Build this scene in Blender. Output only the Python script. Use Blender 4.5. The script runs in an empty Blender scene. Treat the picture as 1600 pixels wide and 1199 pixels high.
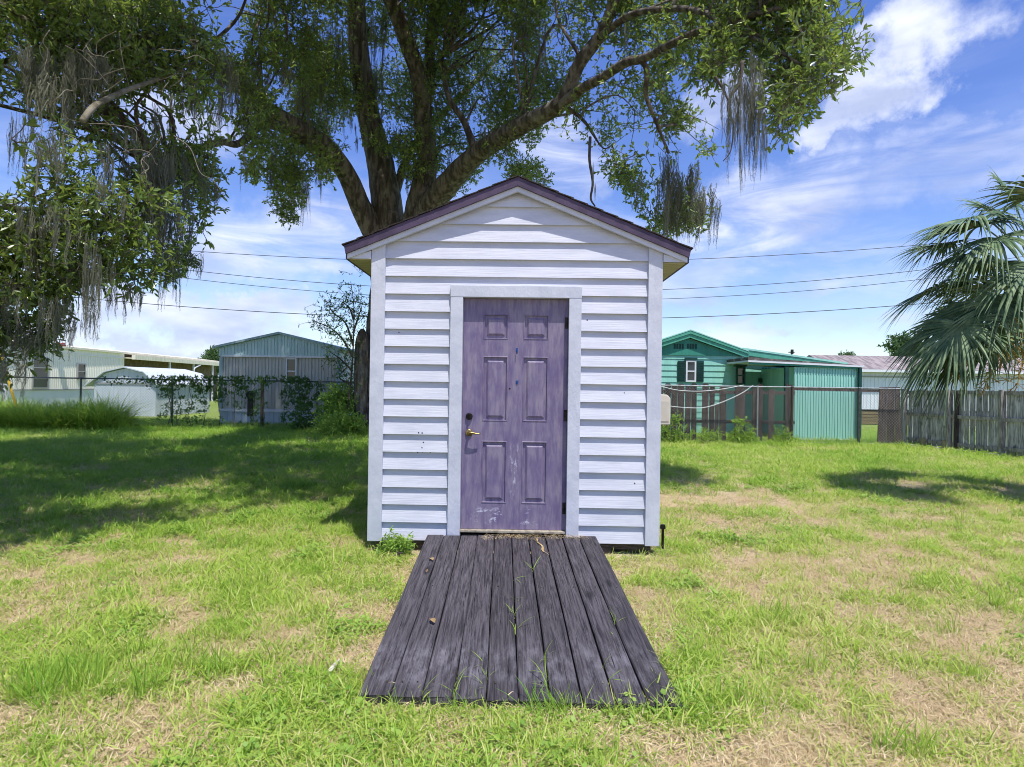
import bpy, bmesh, math, random
import numpy as np
from mathutils import Vector, Matrix

random.seed(7)
rng = np.random.default_rng(7)
scene = bpy.context.scene
COL = scene.collection

# ------------------------------------------------------------------ camera
F = 920.0            # focal length in pixels of the 1600 px wide photograph
EYE = 1.45
CAM_R = Matrix.Rotation(math.radians(90) + 0.0038, 3, 'X') @ Matrix.Rotation(0.0145, 3, 'Z')
cam_data = bpy.data.cameras.new('camera')
cam_data.sensor_fit = 'HORIZONTAL'
cam_data.sensor_width = 36.0
cam_data.lens = 36.0 * F / 1600.0
cam_data.clip_start = 0.05
cam_data.clip_end = 3000.0
cam = bpy.data.objects.new('camera', cam_data)
COL.objects.link(cam)
cam.matrix_world = Matrix.Translation((0, 0, EYE)) @ CAM_R.to_4x4()
scene.camera = cam

# ------------------------------------------------------------------ sky, sun, exposure
SUN_EL, SUN_AZ = math.radians(68.5), math.radians(27)       # azimuth: from behind the camera towards the right
SUN_DIR = Vector((math.sin(SUN_AZ) * math.cos(SUN_EL), -math.cos(SUN_AZ) * math.cos(SUN_EL), math.sin(SUN_EL)))
SKY_STRENGTH = 0.15
SUN_STRENGTH = 2.75
scene.view_settings.view_transform = 'Standard'
scene.view_settings.look = 'None'
scene.view_settings.gamma = 1.0
scene.view_settings.use_curve_mapping = False
scene.view_settings.exposure = 0.95

sun_data = bpy.data.lights.new('sun', 'SUN')
sun_data.energy = SUN_STRENGTH
sun_data.angle = math.radians(0.53)
sun_data.color = (1.0, 0.955, 0.88)
sun = bpy.data.objects.new('sun', sun_data)
COL.objects.link(sun)
sun.rotation_euler = SUN_DIR.to_track_quat('Z', 'Y').to_euler()
sun.location = (20, -40, 90)


def pix_dir(px, py):
    return (CAM_R @ Vector(((px - 800) / F, -(py - 599.5) / F, -1))).normalized()


world = bpy.data.worlds.new('World')
scene.world = world
world.use_nodes = True
nt = world.node_tree
nt.nodes.clear()
N, L = nt.nodes.new, nt.links.new


def wmath(op, a, b=None, clamp=False):
    n = N('ShaderNodeMath'); n.operation = op; n.use_clamp = clamp
    for i, v in enumerate((a, b)):
        if v is None: continue
        if isinstance(v, (int, float)): n.inputs[i].default_value = v
        else: L(v, n.inputs[i])
    return n.outputs[0]


def wramp(v, lo, hi):
    n = N('ShaderNodeMapRange'); n.interpolation_type = 'SMOOTHSTEP'
    n.inputs['From Min'].default_value = lo; n.inputs['From Max'].default_value = hi
    L(v, n.inputs['Value'])
    return n.outputs[0]


def wnoise(vec, scale, detail=6, rough=.55, dist=0.0):
    n = N('ShaderNodeTexNoise'); n.inputs['Scale'].default_value = scale
    n.inputs['Detail'].default_value = detail; n.inputs['Roughness'].default_value = rough
    n.inputs['Distortion'].default_value = dist
    L(vec, n.inputs['Vector'])
    return n


out = N('ShaderNodeOutputWorld'); bg = N('ShaderNodeBackground')
bg.inputs['Strength'].default_value = SKY_STRENGTH
sky = N('ShaderNodeTexSky'); sky.sky_type = 'NISHITA'; sky.sun_disc = False
sky.sun_elevation = SUN_EL
sky.sun_rotation = math.pi - SUN_AZ
sky.altitude = 0; sky.air_density = 1.0; sky.dust_density = 0.6; sky.ozone_density = 2.2
hsv = N('ShaderNodeHueSaturation'); hsv.inputs['Saturation'].default_value = 1.24
hsv.inputs['Hue'].default_value = 0.521; hsv.inputs['Value'].default_value = 0.71
L(sky.outputs[0], hsv.inputs['Color'])
tc = N('ShaderNodeTexCoord'); DIRV = tc.outputs['Generated']
sep = N('ShaderNodeSeparateXYZ'); L(DIRV, sep.inputs[0])
zz = wmath('MAXIMUM', sep.outputs['Z'], 0.0)
zs = wmath('ADD', zz, 0.09)
comb = N('ShaderNodeCombineXYZ')                           # the cloud sheet seen in perspective
L(wmath('DIVIDE', sep.outputs['X'], zs), comb.inputs[0]); L(wmath('DIVIDE', sep.outputs['Y'], zs), comb.inputs[1])
SHEET = comb.outputs[0]
# thin streaky cirrus
mp = N('ShaderNodeMapping'); mp.inputs['Rotation'].default_value = (0, 0, math.radians(38)); mp.inputs['Scale'].default_value = (0.55, 2.0, 1)
L(SHEET, mp.inputs[0])
cir = wramp(wnoise(mp.outputs[0], 1.0, 9, .62, .8).outputs[0], .52, .86)
# puffy layer low over the horizon
lowm = N('ShaderNodeMapping'); lowm.inputs['Scale'].default_value = (1, 1, 3.0); L(DIRV, lowm.inputs[0])
cum_n = wnoise(lowm.outputs[0], 4.6, 8, .58, .3)
low = wmath('MULTIPLY', wramp(cum_n.outputs[0], .46, .66), wramp(sep.outputs['Z'], .42, .10))
# individual clouds of this sky: direction, half width (radians), elongation, tilt, density
warp = wnoise(DIRV, 7.0, 8, .62)
warp2 = wnoise(DIRV, 2.6, 3, .5)
warp_c = N('ShaderNodeVectorMath'); warp_c.operation = 'SUBTRACT'; L(warp.outputs['Color'], warp_c.inputs[0]); warp_c.inputs[1].default_value = (.5, .5, .5)
warp_s = N('ShaderNodeVectorMath'); warp_s.operation = 'SCALE'; L(warp_c.outputs[0], warp_s.inputs[0]); warp_s.inputs['Scale'].default_value = .22
warp_v = N('ShaderNodeVectorMath'); warp_v.operation = 'ADD'; L(DIRV, warp_v.inputs[0]); L(warp_s.outputs[0], warp_v.inputs[1])
DIRW = warp_v.outputs[0]


def cloud(px, py, rx, ry, tilt, dens, soft=(1.15, .2)):
    d = pix_dir(px, py)
    right = d.cross(Vector((0, 0, 1))).normalized(); up = right.cross(d)
    a = math.radians(tilt)
    e1 = right * math.cos(a) + up * math.sin(a); e2 = up * math.cos(a) - right * math.sin(a)
    qs = []
    for e, r in ((e1, rx / F), (e2, ry / F)):
        n = N('ShaderNodeVectorMath'); n.operation = 'DOT_PRODUCT'; L(DIRW, n.inputs[0]); n.inputs[1].default_value = tuple(e / r)
        qs.append(wmath('MULTIPLY', n.outputs['Value'], n.outputs['Value']))
    front = N('ShaderNodeVectorMath'); front.operation = 'DOT_PRODUCT'; L(DIRV, front.inputs[0]); front.inputs[1].default_value = tuple(d)
    q = wmath('ADD', qs[0], qs[1])
    m = wmath('MULTIPLY', wramp(q, soft[0], soft[1]), wmath('GREATER_THAN', front.outputs['Value'], 0.3))
    return wmath('MULTIPLY', m, dens)


fine = wramp(wnoise(DIRV, 15.0, 8, .6).outputs[0], .16, .50)
mpw = N('ShaderNodeMapping'); mpw.inputs['Rotation'].default_value = (0, math.radians(-25), 0); mpw.inputs['Scale'].default_value = (2.0, 2.0, 9.0)
L(DIRV, mpw.inputs[0])
streak = wramp(wnoise(mpw.outputs[0], 2.2, 9, .6, 1.2).outputs[0], .30, .68)
solid = [cloud(1395, 112, 108, 62, 36, 1.0), cloud(1305, 185, 62, 36, 15, .85), cloud(1120, 170, 85, 40, 20, .6),
         cloud(320, 490, 190, 42, 4, .9), cloud(150, 530, 230, 45, -3, .85), cloud(420, 530, 150, 25, 0, .7), cloud(1160, 505, 70, 14, 5, .6)]
wispy = [cloud(1200, 330, 160, 75, 14, .95, (1.3, 0)), cloud(1530, 240, 150, 60, 10, .6, (1.4, 0)), cloud(1450, 440, 220, 40, 12, .4, (1.4, 0)),
         cloud(430, 370, 170, 65, 12, .95, (1.4, 0)), cloud(880, 255, 100, 50, -6, .85, (1.4, 0)), cloud(250, 170, 120, 60, 0, .8, (1.4, 0))]


def total(lst):
    t = lst[0]
    for c in lst[1:]: t = wmath('MAXIMUM', t, c)
    return t


cov = wmath('MAXIMUM', wmath('MULTIPLY', total(solid), fine), wmath('MULTIPLY', total(wispy), wmath('ADD', wmath('MULTIPLY', streak, .85), .12)))
cov = wmath('MAXIMUM', cov, wmath('MULTIPLY', cir, .42))
cov = wmath('MAXIMUM', cov, wmath('MULTIPLY', low, .62))
hazeh = wmath('MULTIPLY', wramp(sep.outputs['Z'], .12, -.02), .22)
cov = wmath('MAXIMUM', cov, hazeh, clamp=True)
shade = wramp(wnoise(lowm.outputs[0], 6.5, 5, .5).outputs[0], .30, .72)
ccol = N('ShaderNodeMix'); ccol.data_type = 'RGBA'
ccol.inputs[6].default_value = (1.9, 2.2, 3.2, 1); ccol.inputs[7].default_value = (3.6, 3.8, 4.5, 1)
L(shade, ccol.inputs[0])
mixc = N('ShaderNodeMix'); mixc.data_type = 'RGBA'
L(cov, mixc.inputs[0]); L(hsv.outputs[0], mixc.inputs[6]); L(ccol.outputs[2], mixc.inputs[7])
L(mixc.outputs[2], bg.inputs['Color']); L(bg.outputs[0], out.inputs[0])

scene.render.engine = 'CYCLES'
scene.cycles.max_bounces = 7
scene.cycles.diffuse_bounces = 4
scene.cycles.glossy_bounces = 2
scene.cycles.transmission_bounces = 4
scene.cycles.transparent_max_bounces = 6
scene.cycles.caustics_reflective = False
scene.cycles.caustics_refractive = False
scene.cycles.sample_clamp_indirect = 4.0
scene.cycles.use_denoising = True
scene.cycles.pixel_filter_type = 'BLACKMAN_HARRIS'
scene.cycles.filter_width = 1.0
scene.cycles.denoiser = 'OPENIMAGEDENOISE'
scene.cycles.denoising_input_passes = 'RGB_ALBEDO_NORMAL'
scene.cycles.denoising_prefilter = 'ACCURATE'


# ------------------------------------------------------------------ helpers
def P(px, py, Y):
    d = CAM_R @ Vector(((px - 800) / F, -(py - 599.5) / F, -1))
    t = Y / d.y
    return Vector((d.x * t, Y, EYE + d.z * t))


def G(px, py):
    d = CAM_R @ Vector(((px - 800) / F, -(py - 599.5) / F, -1))
    t = -EYE / d.z
    return Vector((d.x * t, d.y * t, 0))


def lin(h):
    h = h.lstrip('#')
    o = []
    for i in (0, 2, 4):
        c = int(h[i:i + 2], 16) / 255
        o.append(c / 12.92 if c <= .04045 else ((c + .055) / 1.055) ** 2.4)
    return tuple(o) + (1,)


def vnoise3(p, seed=0):
    """value noise on an (n,3) array, 0..1"""
    r = np.random.default_rng(seed).random((32, 32, 32))
    i = np.floor(p).astype(int); f = p - i; f = f * f * (3 - 2 * f)
    res = 0
    for dx in (0, 1):
        for dy in (0, 1):
            for dz in (0, 1):
                w = (f[:, 0] if dx else 1 - f[:, 0]) * (f[:, 1] if dy else 1 - f[:, 1]) * (f[:, 2] if dz else 1 - f[:, 2])
                res = res + w * r[(i[:, 0] + dx) % 32, (i[:, 1] + dy) % 32, (i[:, 2] + dz) % 32]
    return res


def fbm2(x, y, scale, seed=0, octv=3):
    x = np.asarray(x, float); y = np.asarray(y, float)
    t, a, s = 0, 1, 0
    for o in range(octv):
        p = np.stack([x.ravel() / scale * 2 ** o + 100, y.ravel() / scale * 2 ** o + 100, np.full(x.size, .5)], 1)
        t = t + a * vnoise3(p, seed + o); s += a; a *= .55
    return (t / s).reshape(x.shape)


MX = {}


def thing(name, label, cat, loc=(0, 0, 0), rz=0.0, group=None, kind=None):
    o = bpy.data.objects.new(name, None)
    o.empty_display_size = .1
    COL.objects.link(o)
    o.location = loc; o.rotation_euler = (0, 0, rz)
    MX[o] = Matrix.Translation(loc) @ Matrix.Rotation(rz, 4, 'Z')
    return tag(o, label, cat, group, kind)


def tag(o, label=None, cat=None, group=None, kind=None):
    if label: o['label'] = label
    if cat: o['category'] = cat
    if group: o['group'] = group
    if kind: o['kind'] = kind
    return o


class MB:
    def __init__(s):
        s.v = []; s.f = []; s.m = []; s.cur = 0

    def add(s, vs, fs):
        b = len(s.v)
        s.v.extend([tuple(v) for v in vs])
        for f in fs:
            s.f.append(tuple(i + b for i in f)); s.m.append(s.cur)
        return s

    def box(s, x0, x1, y0, y1, z0, z1, mtx=None):
        vs = [Vector((x, y, z)) for z in (z0, z1) for y in (y0, y1) for x in (x0, x1)]
        if mtx is not None: vs = [mtx @ v for v in vs]
        return s.add(vs, [(0, 2, 3, 1), (4, 5, 7, 6), (0, 1, 5, 4), (2, 6, 7, 3), (0, 4, 6, 2), (1, 3, 7, 5)])

    def ext(s, poly, vec):
        """prism: planar polygon swept along vec"""
        n = len(poly); vec = Vector(vec)
        a = [Vector(p) for p in poly]; b = [p + vec for p in a]
        nrm = Vector((0, 0, 0))
        for i in range(n): nrm += (a[i] - a[0]).cross(a[(i + 1) % n] - a[0])
        fs = [tuple(range(n - 1, -1, -1)), tuple(range(n, 2 * n))] + [(i, (i + 1) % n, (i + 1) % n + n, i + n) for i in range(n)]
        if nrm.dot(vec) < 0: fs = [tuple(reversed(f)) for f in fs]
        return s.add(a + b, fs)

    def prism(s, poly, y0, y1):
        return s.ext([(x, y0, z) for x, z in poly], (0, y1 - y0, 0))

    def bar(s, a, b, w, h, up=(0, 0, 1)):
        a = Vector(a); b = Vector(b); d = (b - a); ln = d.length; d = d / ln
        u = Vector(up)
        x = d.cross(u)
        if x.length < 1e-4: x = d.cross(Vector((0, 1, 0)))
        x.normalize(); z = x.cross(d)
        m = Matrix.Translation(a) @ Matrix((x, d, z)).transposed().to_4x4()
        return s.box(-w / 2, w / 2, 0, ln, -h / 2, h / 2, m)

    def tube(s, pts, radii, n=8, cap=True, wob=0.0):
        pts = [Vector(p) for p in pts]
        if isinstance(radii, (int, float)): radii = [radii] * len(pts)
        t0 = (pts[1] - pts[0]).normalized()
        x = t0.cross(Vector((0, 0, 1)))
        if x.length < .05: x = t0.cross(Vector((0, 1, 0)))
        x.normalize()
        rings = []
        for i, p in enumerate(pts):
            t = (pts[min(i + 1, len(pts) - 1)] - pts[max(i - 1, 0)]).normalized()
            x = (x - t * x.dot(t)).normalized(); y = t.cross(x)
            ring = []
            for k in range(n):
                a = 2 * math.pi * k / n
                r = radii[i] * (1 + (random.uniform(-wob, wob) if wob else 0))
                ring.append(p + (x * math.cos(a) + y * math.sin(a)) * r)
            rings.append(ring)
        vs = [v for r in rings for v in r]
        fs = [(i * n + k, i * n + (k + 1) % n, (i + 1) * n + (k + 1) % n, (i + 1) * n + k) for i in range(len(pts) - 1) for k in range(n)]
        if cap: fs += [tuple(range(n - 1, -1, -1)), tuple(range((len(pts) - 1) * n, len(pts) * n))]
        return s.add(vs, fs)

    def build(s, name, mat, parent=None, world=False, smooth=False, bevel=0.0):
        me = bpy.data.meshes.new(name)
        vs = s.v
        if world and parent is not None:
            inv = MX[parent].inverted(); vs = [tuple(inv @ Vector(v)) for v in vs]
        me.from_pydata(vs, [], s.f)
        mats = mat if isinstance(mat, (list, tuple)) else [mat]
        for m in mats: me.materials.append(m)
        if len(mats) > 1: me.polygons.foreach_set('material_index', s.m)
        if smooth: me.polygons.foreach_set('use_smooth', [True] * len(me.polygons))
        me.update()
        o = bpy.data.objects.new(name, me)
        COL.objects.link(o)
        if parent is not None:
            o.parent = parent
            MX[o] = MX[parent]
        else:
            MX[o] = Matrix.Identity(4)
        if bevel:
            b = o.modifiers.new('bevel', 'BEVEL'); b.width = bevel; b.segments = 2; b.limit_method = 'ANGLE'
        return o


def catmull(pts, rad, sub=5):
    pts = [Vector(p) for p in pts]
    P_ = [pts[0] * 2 - pts[1]] + pts + [pts[-1] * 2 - pts[-2]]
    op, orr = [], []
    for i in range(len(pts) - 1):
        a, b, c, d = P_[i:i + 4]
        for k in range(sub):
            t = k / sub
            op.append(.5 * ((2 * b) + (c - a) * t + (2 * a - 5 * b + 4 * c - d) * t * t + (3 * b - a - 3 * c + d) * t ** 3))
            orr.append(rad[i] * (1 - t) + rad[i + 1] * t)
    op.append(pts[-1]); orr.append(rad[-1])
    return op, orr


# ------------------------------------------------------------------ materials
def base_mat(name, rough=.6, spec=.3, metal=0.0):
    m = bpy.data.materials.new(name); m.use_nodes = True
    b = m.node_tree.nodes['Principled BSDF']
    b.inputs['Roughness'].default_value = rough
    b.inputs['Specular IOR Level'].default_value = spec
    b.inputs['Metallic'].default_value = metal
    return m, m.node_tree, b


def coords(nt, stretch=(1, 1, 1), rnd=True, space='Object'):
    tc = nt.nodes.new('ShaderNodeTexCoord')
    src = tc.outputs[space]
    if rnd:
        oi = nt.nodes.new('ShaderNodeObjectInfo')
        sc = nt.nodes.new('ShaderNodeVectorMath'); sc.operation = 'SCALE'
        cx = nt.nodes.new('ShaderNodeCombineXYZ')
        for i in range(3): nt.links.new(oi.outputs['Random'], cx.inputs[i])
        nt.links.new(cx.outputs[0], sc.inputs[0]); sc.inputs['Scale'].default_value = 41.0
        ad = nt.nodes.new('ShaderNodeVectorMath'); ad.operation = 'ADD'
        nt.links.new(src, ad.inputs[0]); nt.links.new(sc.outputs[0], ad.inputs[1])
        src = ad.outputs[0]
    mp = nt.nodes.new('ShaderNodeMapping'); mp.inputs['Scale'].default_value = stretch
    nt.links.new(src, mp.inputs[0])
    return mp.outputs[0]


def noise(nt, vec, scale, detail=5, rough=.55, dist=0.0):
    n = nt.nodes.new('ShaderNodeTexNoise')
    n.inputs['Scale'].default_value = scale; n.inputs['Detail'].default_value = detail
    n.inputs['Roughness'].default_value = rough; n.inputs['Distortion'].default_value = dist
    nt.links.new(vec, n.inputs['Vector'])
    return n.outputs[0]


def sstep(nt, v, lo, hi):
    n = nt.nodes.new('ShaderNodeMapRange'); n.interpolation_type = 'SMOOTHSTEP'
    n.inputs['From Min'].default_value = lo; n.inputs['From Max'].default_value = hi
    nt.links.new(v, n.inputs['Value'])
    return n.outputs[0]


def mixcol(nt, fac, a, b):
    n = nt.nodes.new('ShaderNodeMix'); n.data_type = 'RGBA'
    for sock, v in ((n.inputs[0], fac), (n.inputs[6], a), (n.inputs[7], b)):
        if hasattr(v, 'is_linked') or hasattr(v, 'links'): nt.links.new(v, sock)
        else: sock.default_value = v
    return n.outputs[2]


def mul(nt, a, b, op='MULTIPLY'):
    n = nt.nodes.new('ShaderNodeMath'); n.operation = op
    for i, v in enumerate((a, b)):
        if isinstance(v, (int, float)): n.inputs[i].default_value = v
        else: nt.links.new(v, n.inputs[i])
    return n.outputs[0]


def bump(nt, b, h, strength, dist=.01):
    n = nt.nodes.new('ShaderNodeBump'); n.inputs['Strength'].default_value = strength; n.inputs['Distance'].default_value = dist
    nt.links.new(h, n.inputs['Height']); nt.links.new(n.outputs[0], b.inputs['Normal'])


def value_jitter(nt, colour, amount):
    oi = nt.nodes.new('ShaderNodeObjectInfo')
    h = nt.nodes.new('ShaderNodeHueSaturation')
    mr = nt.nodes.new('ShaderNodeMapRange')
    mr.inputs['To Min'].default_value = 1 - amount; mr.inputs['To Max'].default_value = 1 + amount
    nt.links.new(oi.outputs['Random'], mr.inputs['Value']); nt.links.new(mr.outputs[0], h.inputs['Value'])
    nt.links.new(colour, h.inputs['Color'])
    return h.outputs[0]


def mat(name, c1, c2=None, rough=.6, spec=.3, metal=0.0, scale=4.0, stretch=(1, 1, 1), lohi=(.38, .66), detail=6,
        bump_s=0.0, bump_scale=None, bump_stretch=None, bump_d=.01, dirt=None, dirt_scale=2.0, dirt_lo=.55, jitter=0.0):
    m, nt, b = base_mat(name, rough, spec, metal)
    c1 = lin(c1); c2 = lin(c2) if c2 else c1
    v = coords(nt, stretch)
    n = noise(nt, v, scale, detail)
    c = mixcol(nt, sstep(nt, n, *lohi), c1, c2)
    if dirt:
        d = noise(nt, coords(nt), dirt_scale, 7, .65)
        c = mixcol(nt, sstep(nt, d, dirt_lo, dirt_lo + .2), c, lin(dirt))
    if jitter: c = value_jitter(nt, c, jitter)
    nt.links.new(c, b.inputs['Base Color'])
    if bump_s:
        bn = noise(nt, coords(nt, bump_stretch or stretch), bump_scale or scale * 3, 6, .6)
        bump(nt, b, bn, bump_s, bump_d)
    return m


SIDING = mat('siding_paint', '#c9cbd6', '#babdca', rough=.6, spec=.25, scale=3, stretch=(1, 1, 4), lohi=(.3, .75),
             bump_s=.5, bump_scale=5, bump_stretch=(.8, 1, 22), bump_d=.006, dirt='#b9b9c2', dirt_scale=5, dirt_lo=.66, jitter=.02)
TRIM = mat('trim_paint', '#c6c9d5', '#b9bdca', rough=.6, spec=.25, scale=5, bump_s=.45, bump_scale=34, bump_stretch=(1, 1, .6), bump_d=.008, dirt='#b4b6c0', dirt_scale=6, dirt_lo=.66)
RAKE = mat('rake_paint', '#50435a', '#42374c', rough=.6, scale=6, stretch=(1, 1, 1), bump_s=.2, bump_scale=30, dirt='#665c70', dirt_scale=9, dirt_lo=.6)
SHINGLE = mat('shingle', '#4a4340', '#2f2b2b', rough=.95, spec=.1, scale=60, bump_s=.5, bump_scale=90, jitter=.2)
SOFFIT = mat('soffit_ply', '#aaa684', '#959170', rough=.7, scale=5, stretch=(1, 6, 1), bump_s=.1)
DARKWOOD = mat('skid_wood', '#5b524a', '#39332e', rough=.85, scale=6, stretch=(2, 8, 12), bump_s=.5)
DARKMETAL = mat('dark_metal', '#3a3632', '#241f1c', rough=.45, metal=.8, scale=20)
BRASS = mat('aged_brass', '#b59a5c', '#7d6a40', rough=.32, metal=.95, scale=30)
STEEL = mat('galvanised_steel', '#8f9396', '#70757a', rough=.45, metal=.6, scale=12)
WIREM = mat('dark_galvanised_steel', '#5f6464', '#43484a', rough=.5, metal=.5, scale=14)
WIREL = mat('pale_galvanised_steel', '#a9adaf', '#858a8d', rough=.5, metal=.4, scale=14)
CABLE = mat('black_cable', '#2b2d33', rough=.6)
BEIGE = mat('beige_plastic', '#c9c2b4', '#bcb5a8', rough=.5, scale=5)
BLUEBIT = mat('blue_plastic', '#2b4a86', rough=.5)


def door_material():
    m, nt, b = base_mat('purple_door_paint', .5, .35)
    v = coords(nt, (5, 5, 1.1), rnd=False)
    n = noise(nt, v, 5, 8, .6)
    c = mixcol(nt, sstep(nt, n, .30, .72), lin('#695d7f'), lin('#8a8093'))
    n2 = noise(nt, coords(nt, (14, 14, 1.5), rnd=False), 6, 6, .6)
    c = mixcol(nt, mul(nt, sstep(nt, n2, .50, .75), .55), c, lin('#908794'))
    n3 = noise(nt, coords(nt, (1, 1, 1), rnd=False), 3.5, 5)
    c = mixcol(nt, mul(nt, sstep(nt, n3, .45, .7), .45), c, lin('#5b4e7c'))
    # white scuffs near the kick and a trace along the middle stile
    tcn = nt.nodes.new('ShaderNodeTexCoord'); sp = nt.nodes.new('ShaderNodeSeparateXYZ')
    nt.links.new(tcn.outputs['Object'], sp.inputs[0])
    zl = mul(nt, sstep(nt, sp.outputs['Z'], .22, .27), sstep(nt, sp.outputs['Z'], .41, .33))
    xs = mul(nt, sp.outputs['X'], sp.outputs['X'])
    mid = mul(nt, sstep(nt, xs, .0022, .0006), mul(nt, sstep(nt, sp.outputs['Z'], .40, .5), sstep(nt, sp.outputs['Z'], 1.0, .85)))
    sc = noise(nt, coords(nt, (1, 1, 1.9), rnd=False), 24, 8, .68)
    big = noise(nt, coords(nt, (1, 1, 1), rnd=False), 5.2, 2)
    kick = mul(nt, mul(nt, zl, sstep(nt, sc, .52, .60)), sstep(nt, big, .46, .56))
    sc2 = noise(nt, coords(nt, (3, 1, 1), rnd=False), 14, 6, .65)
    strip = mul(nt, mul(nt, mid, sstep(nt, sc2, .52, .66)), .6)
    c = mixcol(nt, mul(nt, kick, strip, 'MAXIMUM'), c, lin('#c6c6d6'))
    nt.links.new(c, b.inputs['Base Color'])
    bump(nt, b, noise(nt, coords(nt, (9, 9, 1), rnd=False), 14, 6), .12, .004)
    return m


DOORM = door_material()


def plank_material():
    m, nt, b = base_mat('charcoal_plank', .62, .35)
    # broad wavy grain along the board (local Y)
    grain = noise(nt, coords(nt, (26, 1.1, 6)), 3.0, 8, .62, .9)
    c = mixcol(nt, sstep(nt, grain, .30, .72), lin('#242126'), lin('#5a555a'))
    worn = noise(nt, coords(nt, (1, 1, 1)), 2.4, 5)
    fineg = noise(nt, coords(nt, (60, 2.2, 6)), 3.0, 5, .6)
    c = mixcol(nt, mul(nt, mul(nt, sstep(nt, fineg, .53, .66), sstep(nt, worn, .44, .66)), .6), c, lin('#716d74'))
    tan = noise(nt, coords(nt, (18, 1.6, 4)), 4.2, 6, .7)
    c = mixcol(nt, mul(nt, sstep(nt, tan, .70, .745), .8), c, lin('#a08a6c'))
    # pale wear where feet land on the lower end
    tcn = nt.nodes.new('ShaderNodeTexCoord'); sp = nt.nodes.new('ShaderNodeSeparateXYZ')
    nt.links.new(tcn.outputs['Object'], sp.inputs[0])
    lowz = mul(nt, sstep(nt, sp.outputs['Y'], .05, .16), sstep(nt, sp.outputs['Y'], .62, .35))
    pw = noise(nt, coords(nt, (7, 2, 2)), 3.0, 8, .7)
    c = mixcol(nt, mul(nt, mul(nt, lowz, sstep(nt, pw, .42, .7)), .55), c, lin('#827f88'))
    vo = nt.nodes.new('ShaderNodeTexVoronoi'); vo.inputs['Scale'].default_value = 1.0
    nt.links.new(coords(nt, (7.0, 2.0, .5)), vo.inputs['Vector'])
    rnd_ = nt.nodes.new('ShaderNodeSeparateColor'); nt.links.new(vo.outputs['Color'], rnd_.inputs[0])
    pick = sstep(nt, rnd_.outputs[0], .62, .64)
    c = mixcol(nt, mul(nt, mul(nt, sstep(nt, vo.outputs['Distance'], .22, .10), pick), .75), c, lin('#151316'))
    c = mixcol(nt, mul(nt, mul(nt, sstep(nt, vo.outputs['Distance'], .075, .05), pick), .9), c, lin('#7d6248'))
    crack = noise(nt, coords(nt, (42, .8, 5)), 3.0, 4, .5, .6)
    c = mixcol(nt, sstep(nt, crack, .645, .67), c, lin('#0e0d0f'))
    c = value_jitter(nt, c, .16)
    nt.links.new(c, b.inputs['Base Color'])
    bump(nt, b, noise(nt, coords(nt, (40, 1.2, 6)), 3.0, 8, .65, .8), .9, .006)
    return m


PLANK = plank_material()
SPLITWOODM = mat('straw', '#cdb98a', '#a68e60', rough=.8, scale=30)  # tan colour of the split wood streak on the ramp
BARK = mat('oak_bark', '#8a8279', '#554e48', rough=.95, spec=.1, scale=3.0, stretch=(3, 3, .7), lohi=(.35, .62), bump_s=1.0, bump_scale=9, bump_stretch=(1.6, 1.6, 1.0), bump_d=.06, dirt='#a3a298', dirt_scale=2.4, dirt_lo=.58)
TWIGM = mat('twig_bark', '#6a6058', '#4b443e', rough=.9, scale=10)
PALMBARK = mat('palm_bark', '#8b7c68', '#5c5044', rough=.95, scale=6, stretch=(1, 1, 4), bump_s=.8, bump_d=.04)


def leaf_mat(name, c1, c2, rough=.42, trans=.35, tcol='#8fb030', spec=.4, attr='tint', c3=None):
    m, nt, b = base_mat(name, rough, spec)
    a = nt.nodes.new('ShaderNodeAttribute'); a.attribute_type = 'INSTANCER'; a.attribute_name = attr
    g = nt.nodes.new('ShaderNodeNewGeometry')
    fac = mul(nt, mul(nt, a.outputs['Fac'], .75), mul(nt, g.outputs['Random Per Island'], .25), 'ADD')
    c = mixcol(nt, sstep(nt, fac, .0, .7), lin(c1), lin(c2))
    if c3: c = mixcol(nt, sstep(nt, fac, .62, .98), c, lin(c3))
    nt.links.new(c, b.inputs['Base Color'])
    t = nt.nodes.new('ShaderNodeBsdfTranslucent')
    tm = mixcol(nt, .55, c, lin(tcol))
    nt.links.new(tm, t.inputs['Color'])
    mx = nt.nodes.new('ShaderNodeMixShader'); mx.inputs[0].default_value = trans
    nt.links.new(b.outputs[0], mx.inputs[1]); nt.links.new(t.outputs[0], mx.inputs[2])
    nt.links.new(mx.outputs[0], nt.nodes['Material Output'].inputs['Surface'])
    return m


OAKLEAF = leaf_mat('oak_leaf', '#48603a', '#82994f', rough=.28, trans=.44, tcol='#b0c648', spec=.75)
MOSSM = leaf_mat('moss_strand', '#8f9180', '#6c6e61', rough=.9, trans=.25, tcol='#9a9a82', spec=.1)
GRASSM = leaf_mat('grass_blade', '#589428', '#b4cb5c', rough=.5, trans=.43, tcol='#c2da58', spec=.25, c3='#ddd09a')
DRYM = leaf_mat('dry_grass_blade', '#e4d4b0', '#c4ae88', rough=.8, trans=.15, tcol='#d8c79a', spec=.1)
WEEDM = leaf_mat('weed_leaf', '#568430', '#98b654', rough=.5, trans=.35, tcol='#a8c84a', spec=.3)
VINEM = leaf_mat('vine_leaf', '#33502a', '#4f7a34', rough=.45, trans=.3, tcol='#86aa3a', spec=.4)
TREELEAF = leaf_mat('far_tree_leaf', '#3d5a34', '#587a44', rough=.5, trans=.3, tcol='#86a848')
PALMLEAF = mat('palm_leaf', '#4a6446', '#7c9068', rough=.55, spec=.25, scale=3, stretch=(2, 2, 2), jitter=.12)
PALMDRY = mat('palm_fruit_stalk', '#9a8440', '#6f6634', rough=.7, scale=8)


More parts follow.
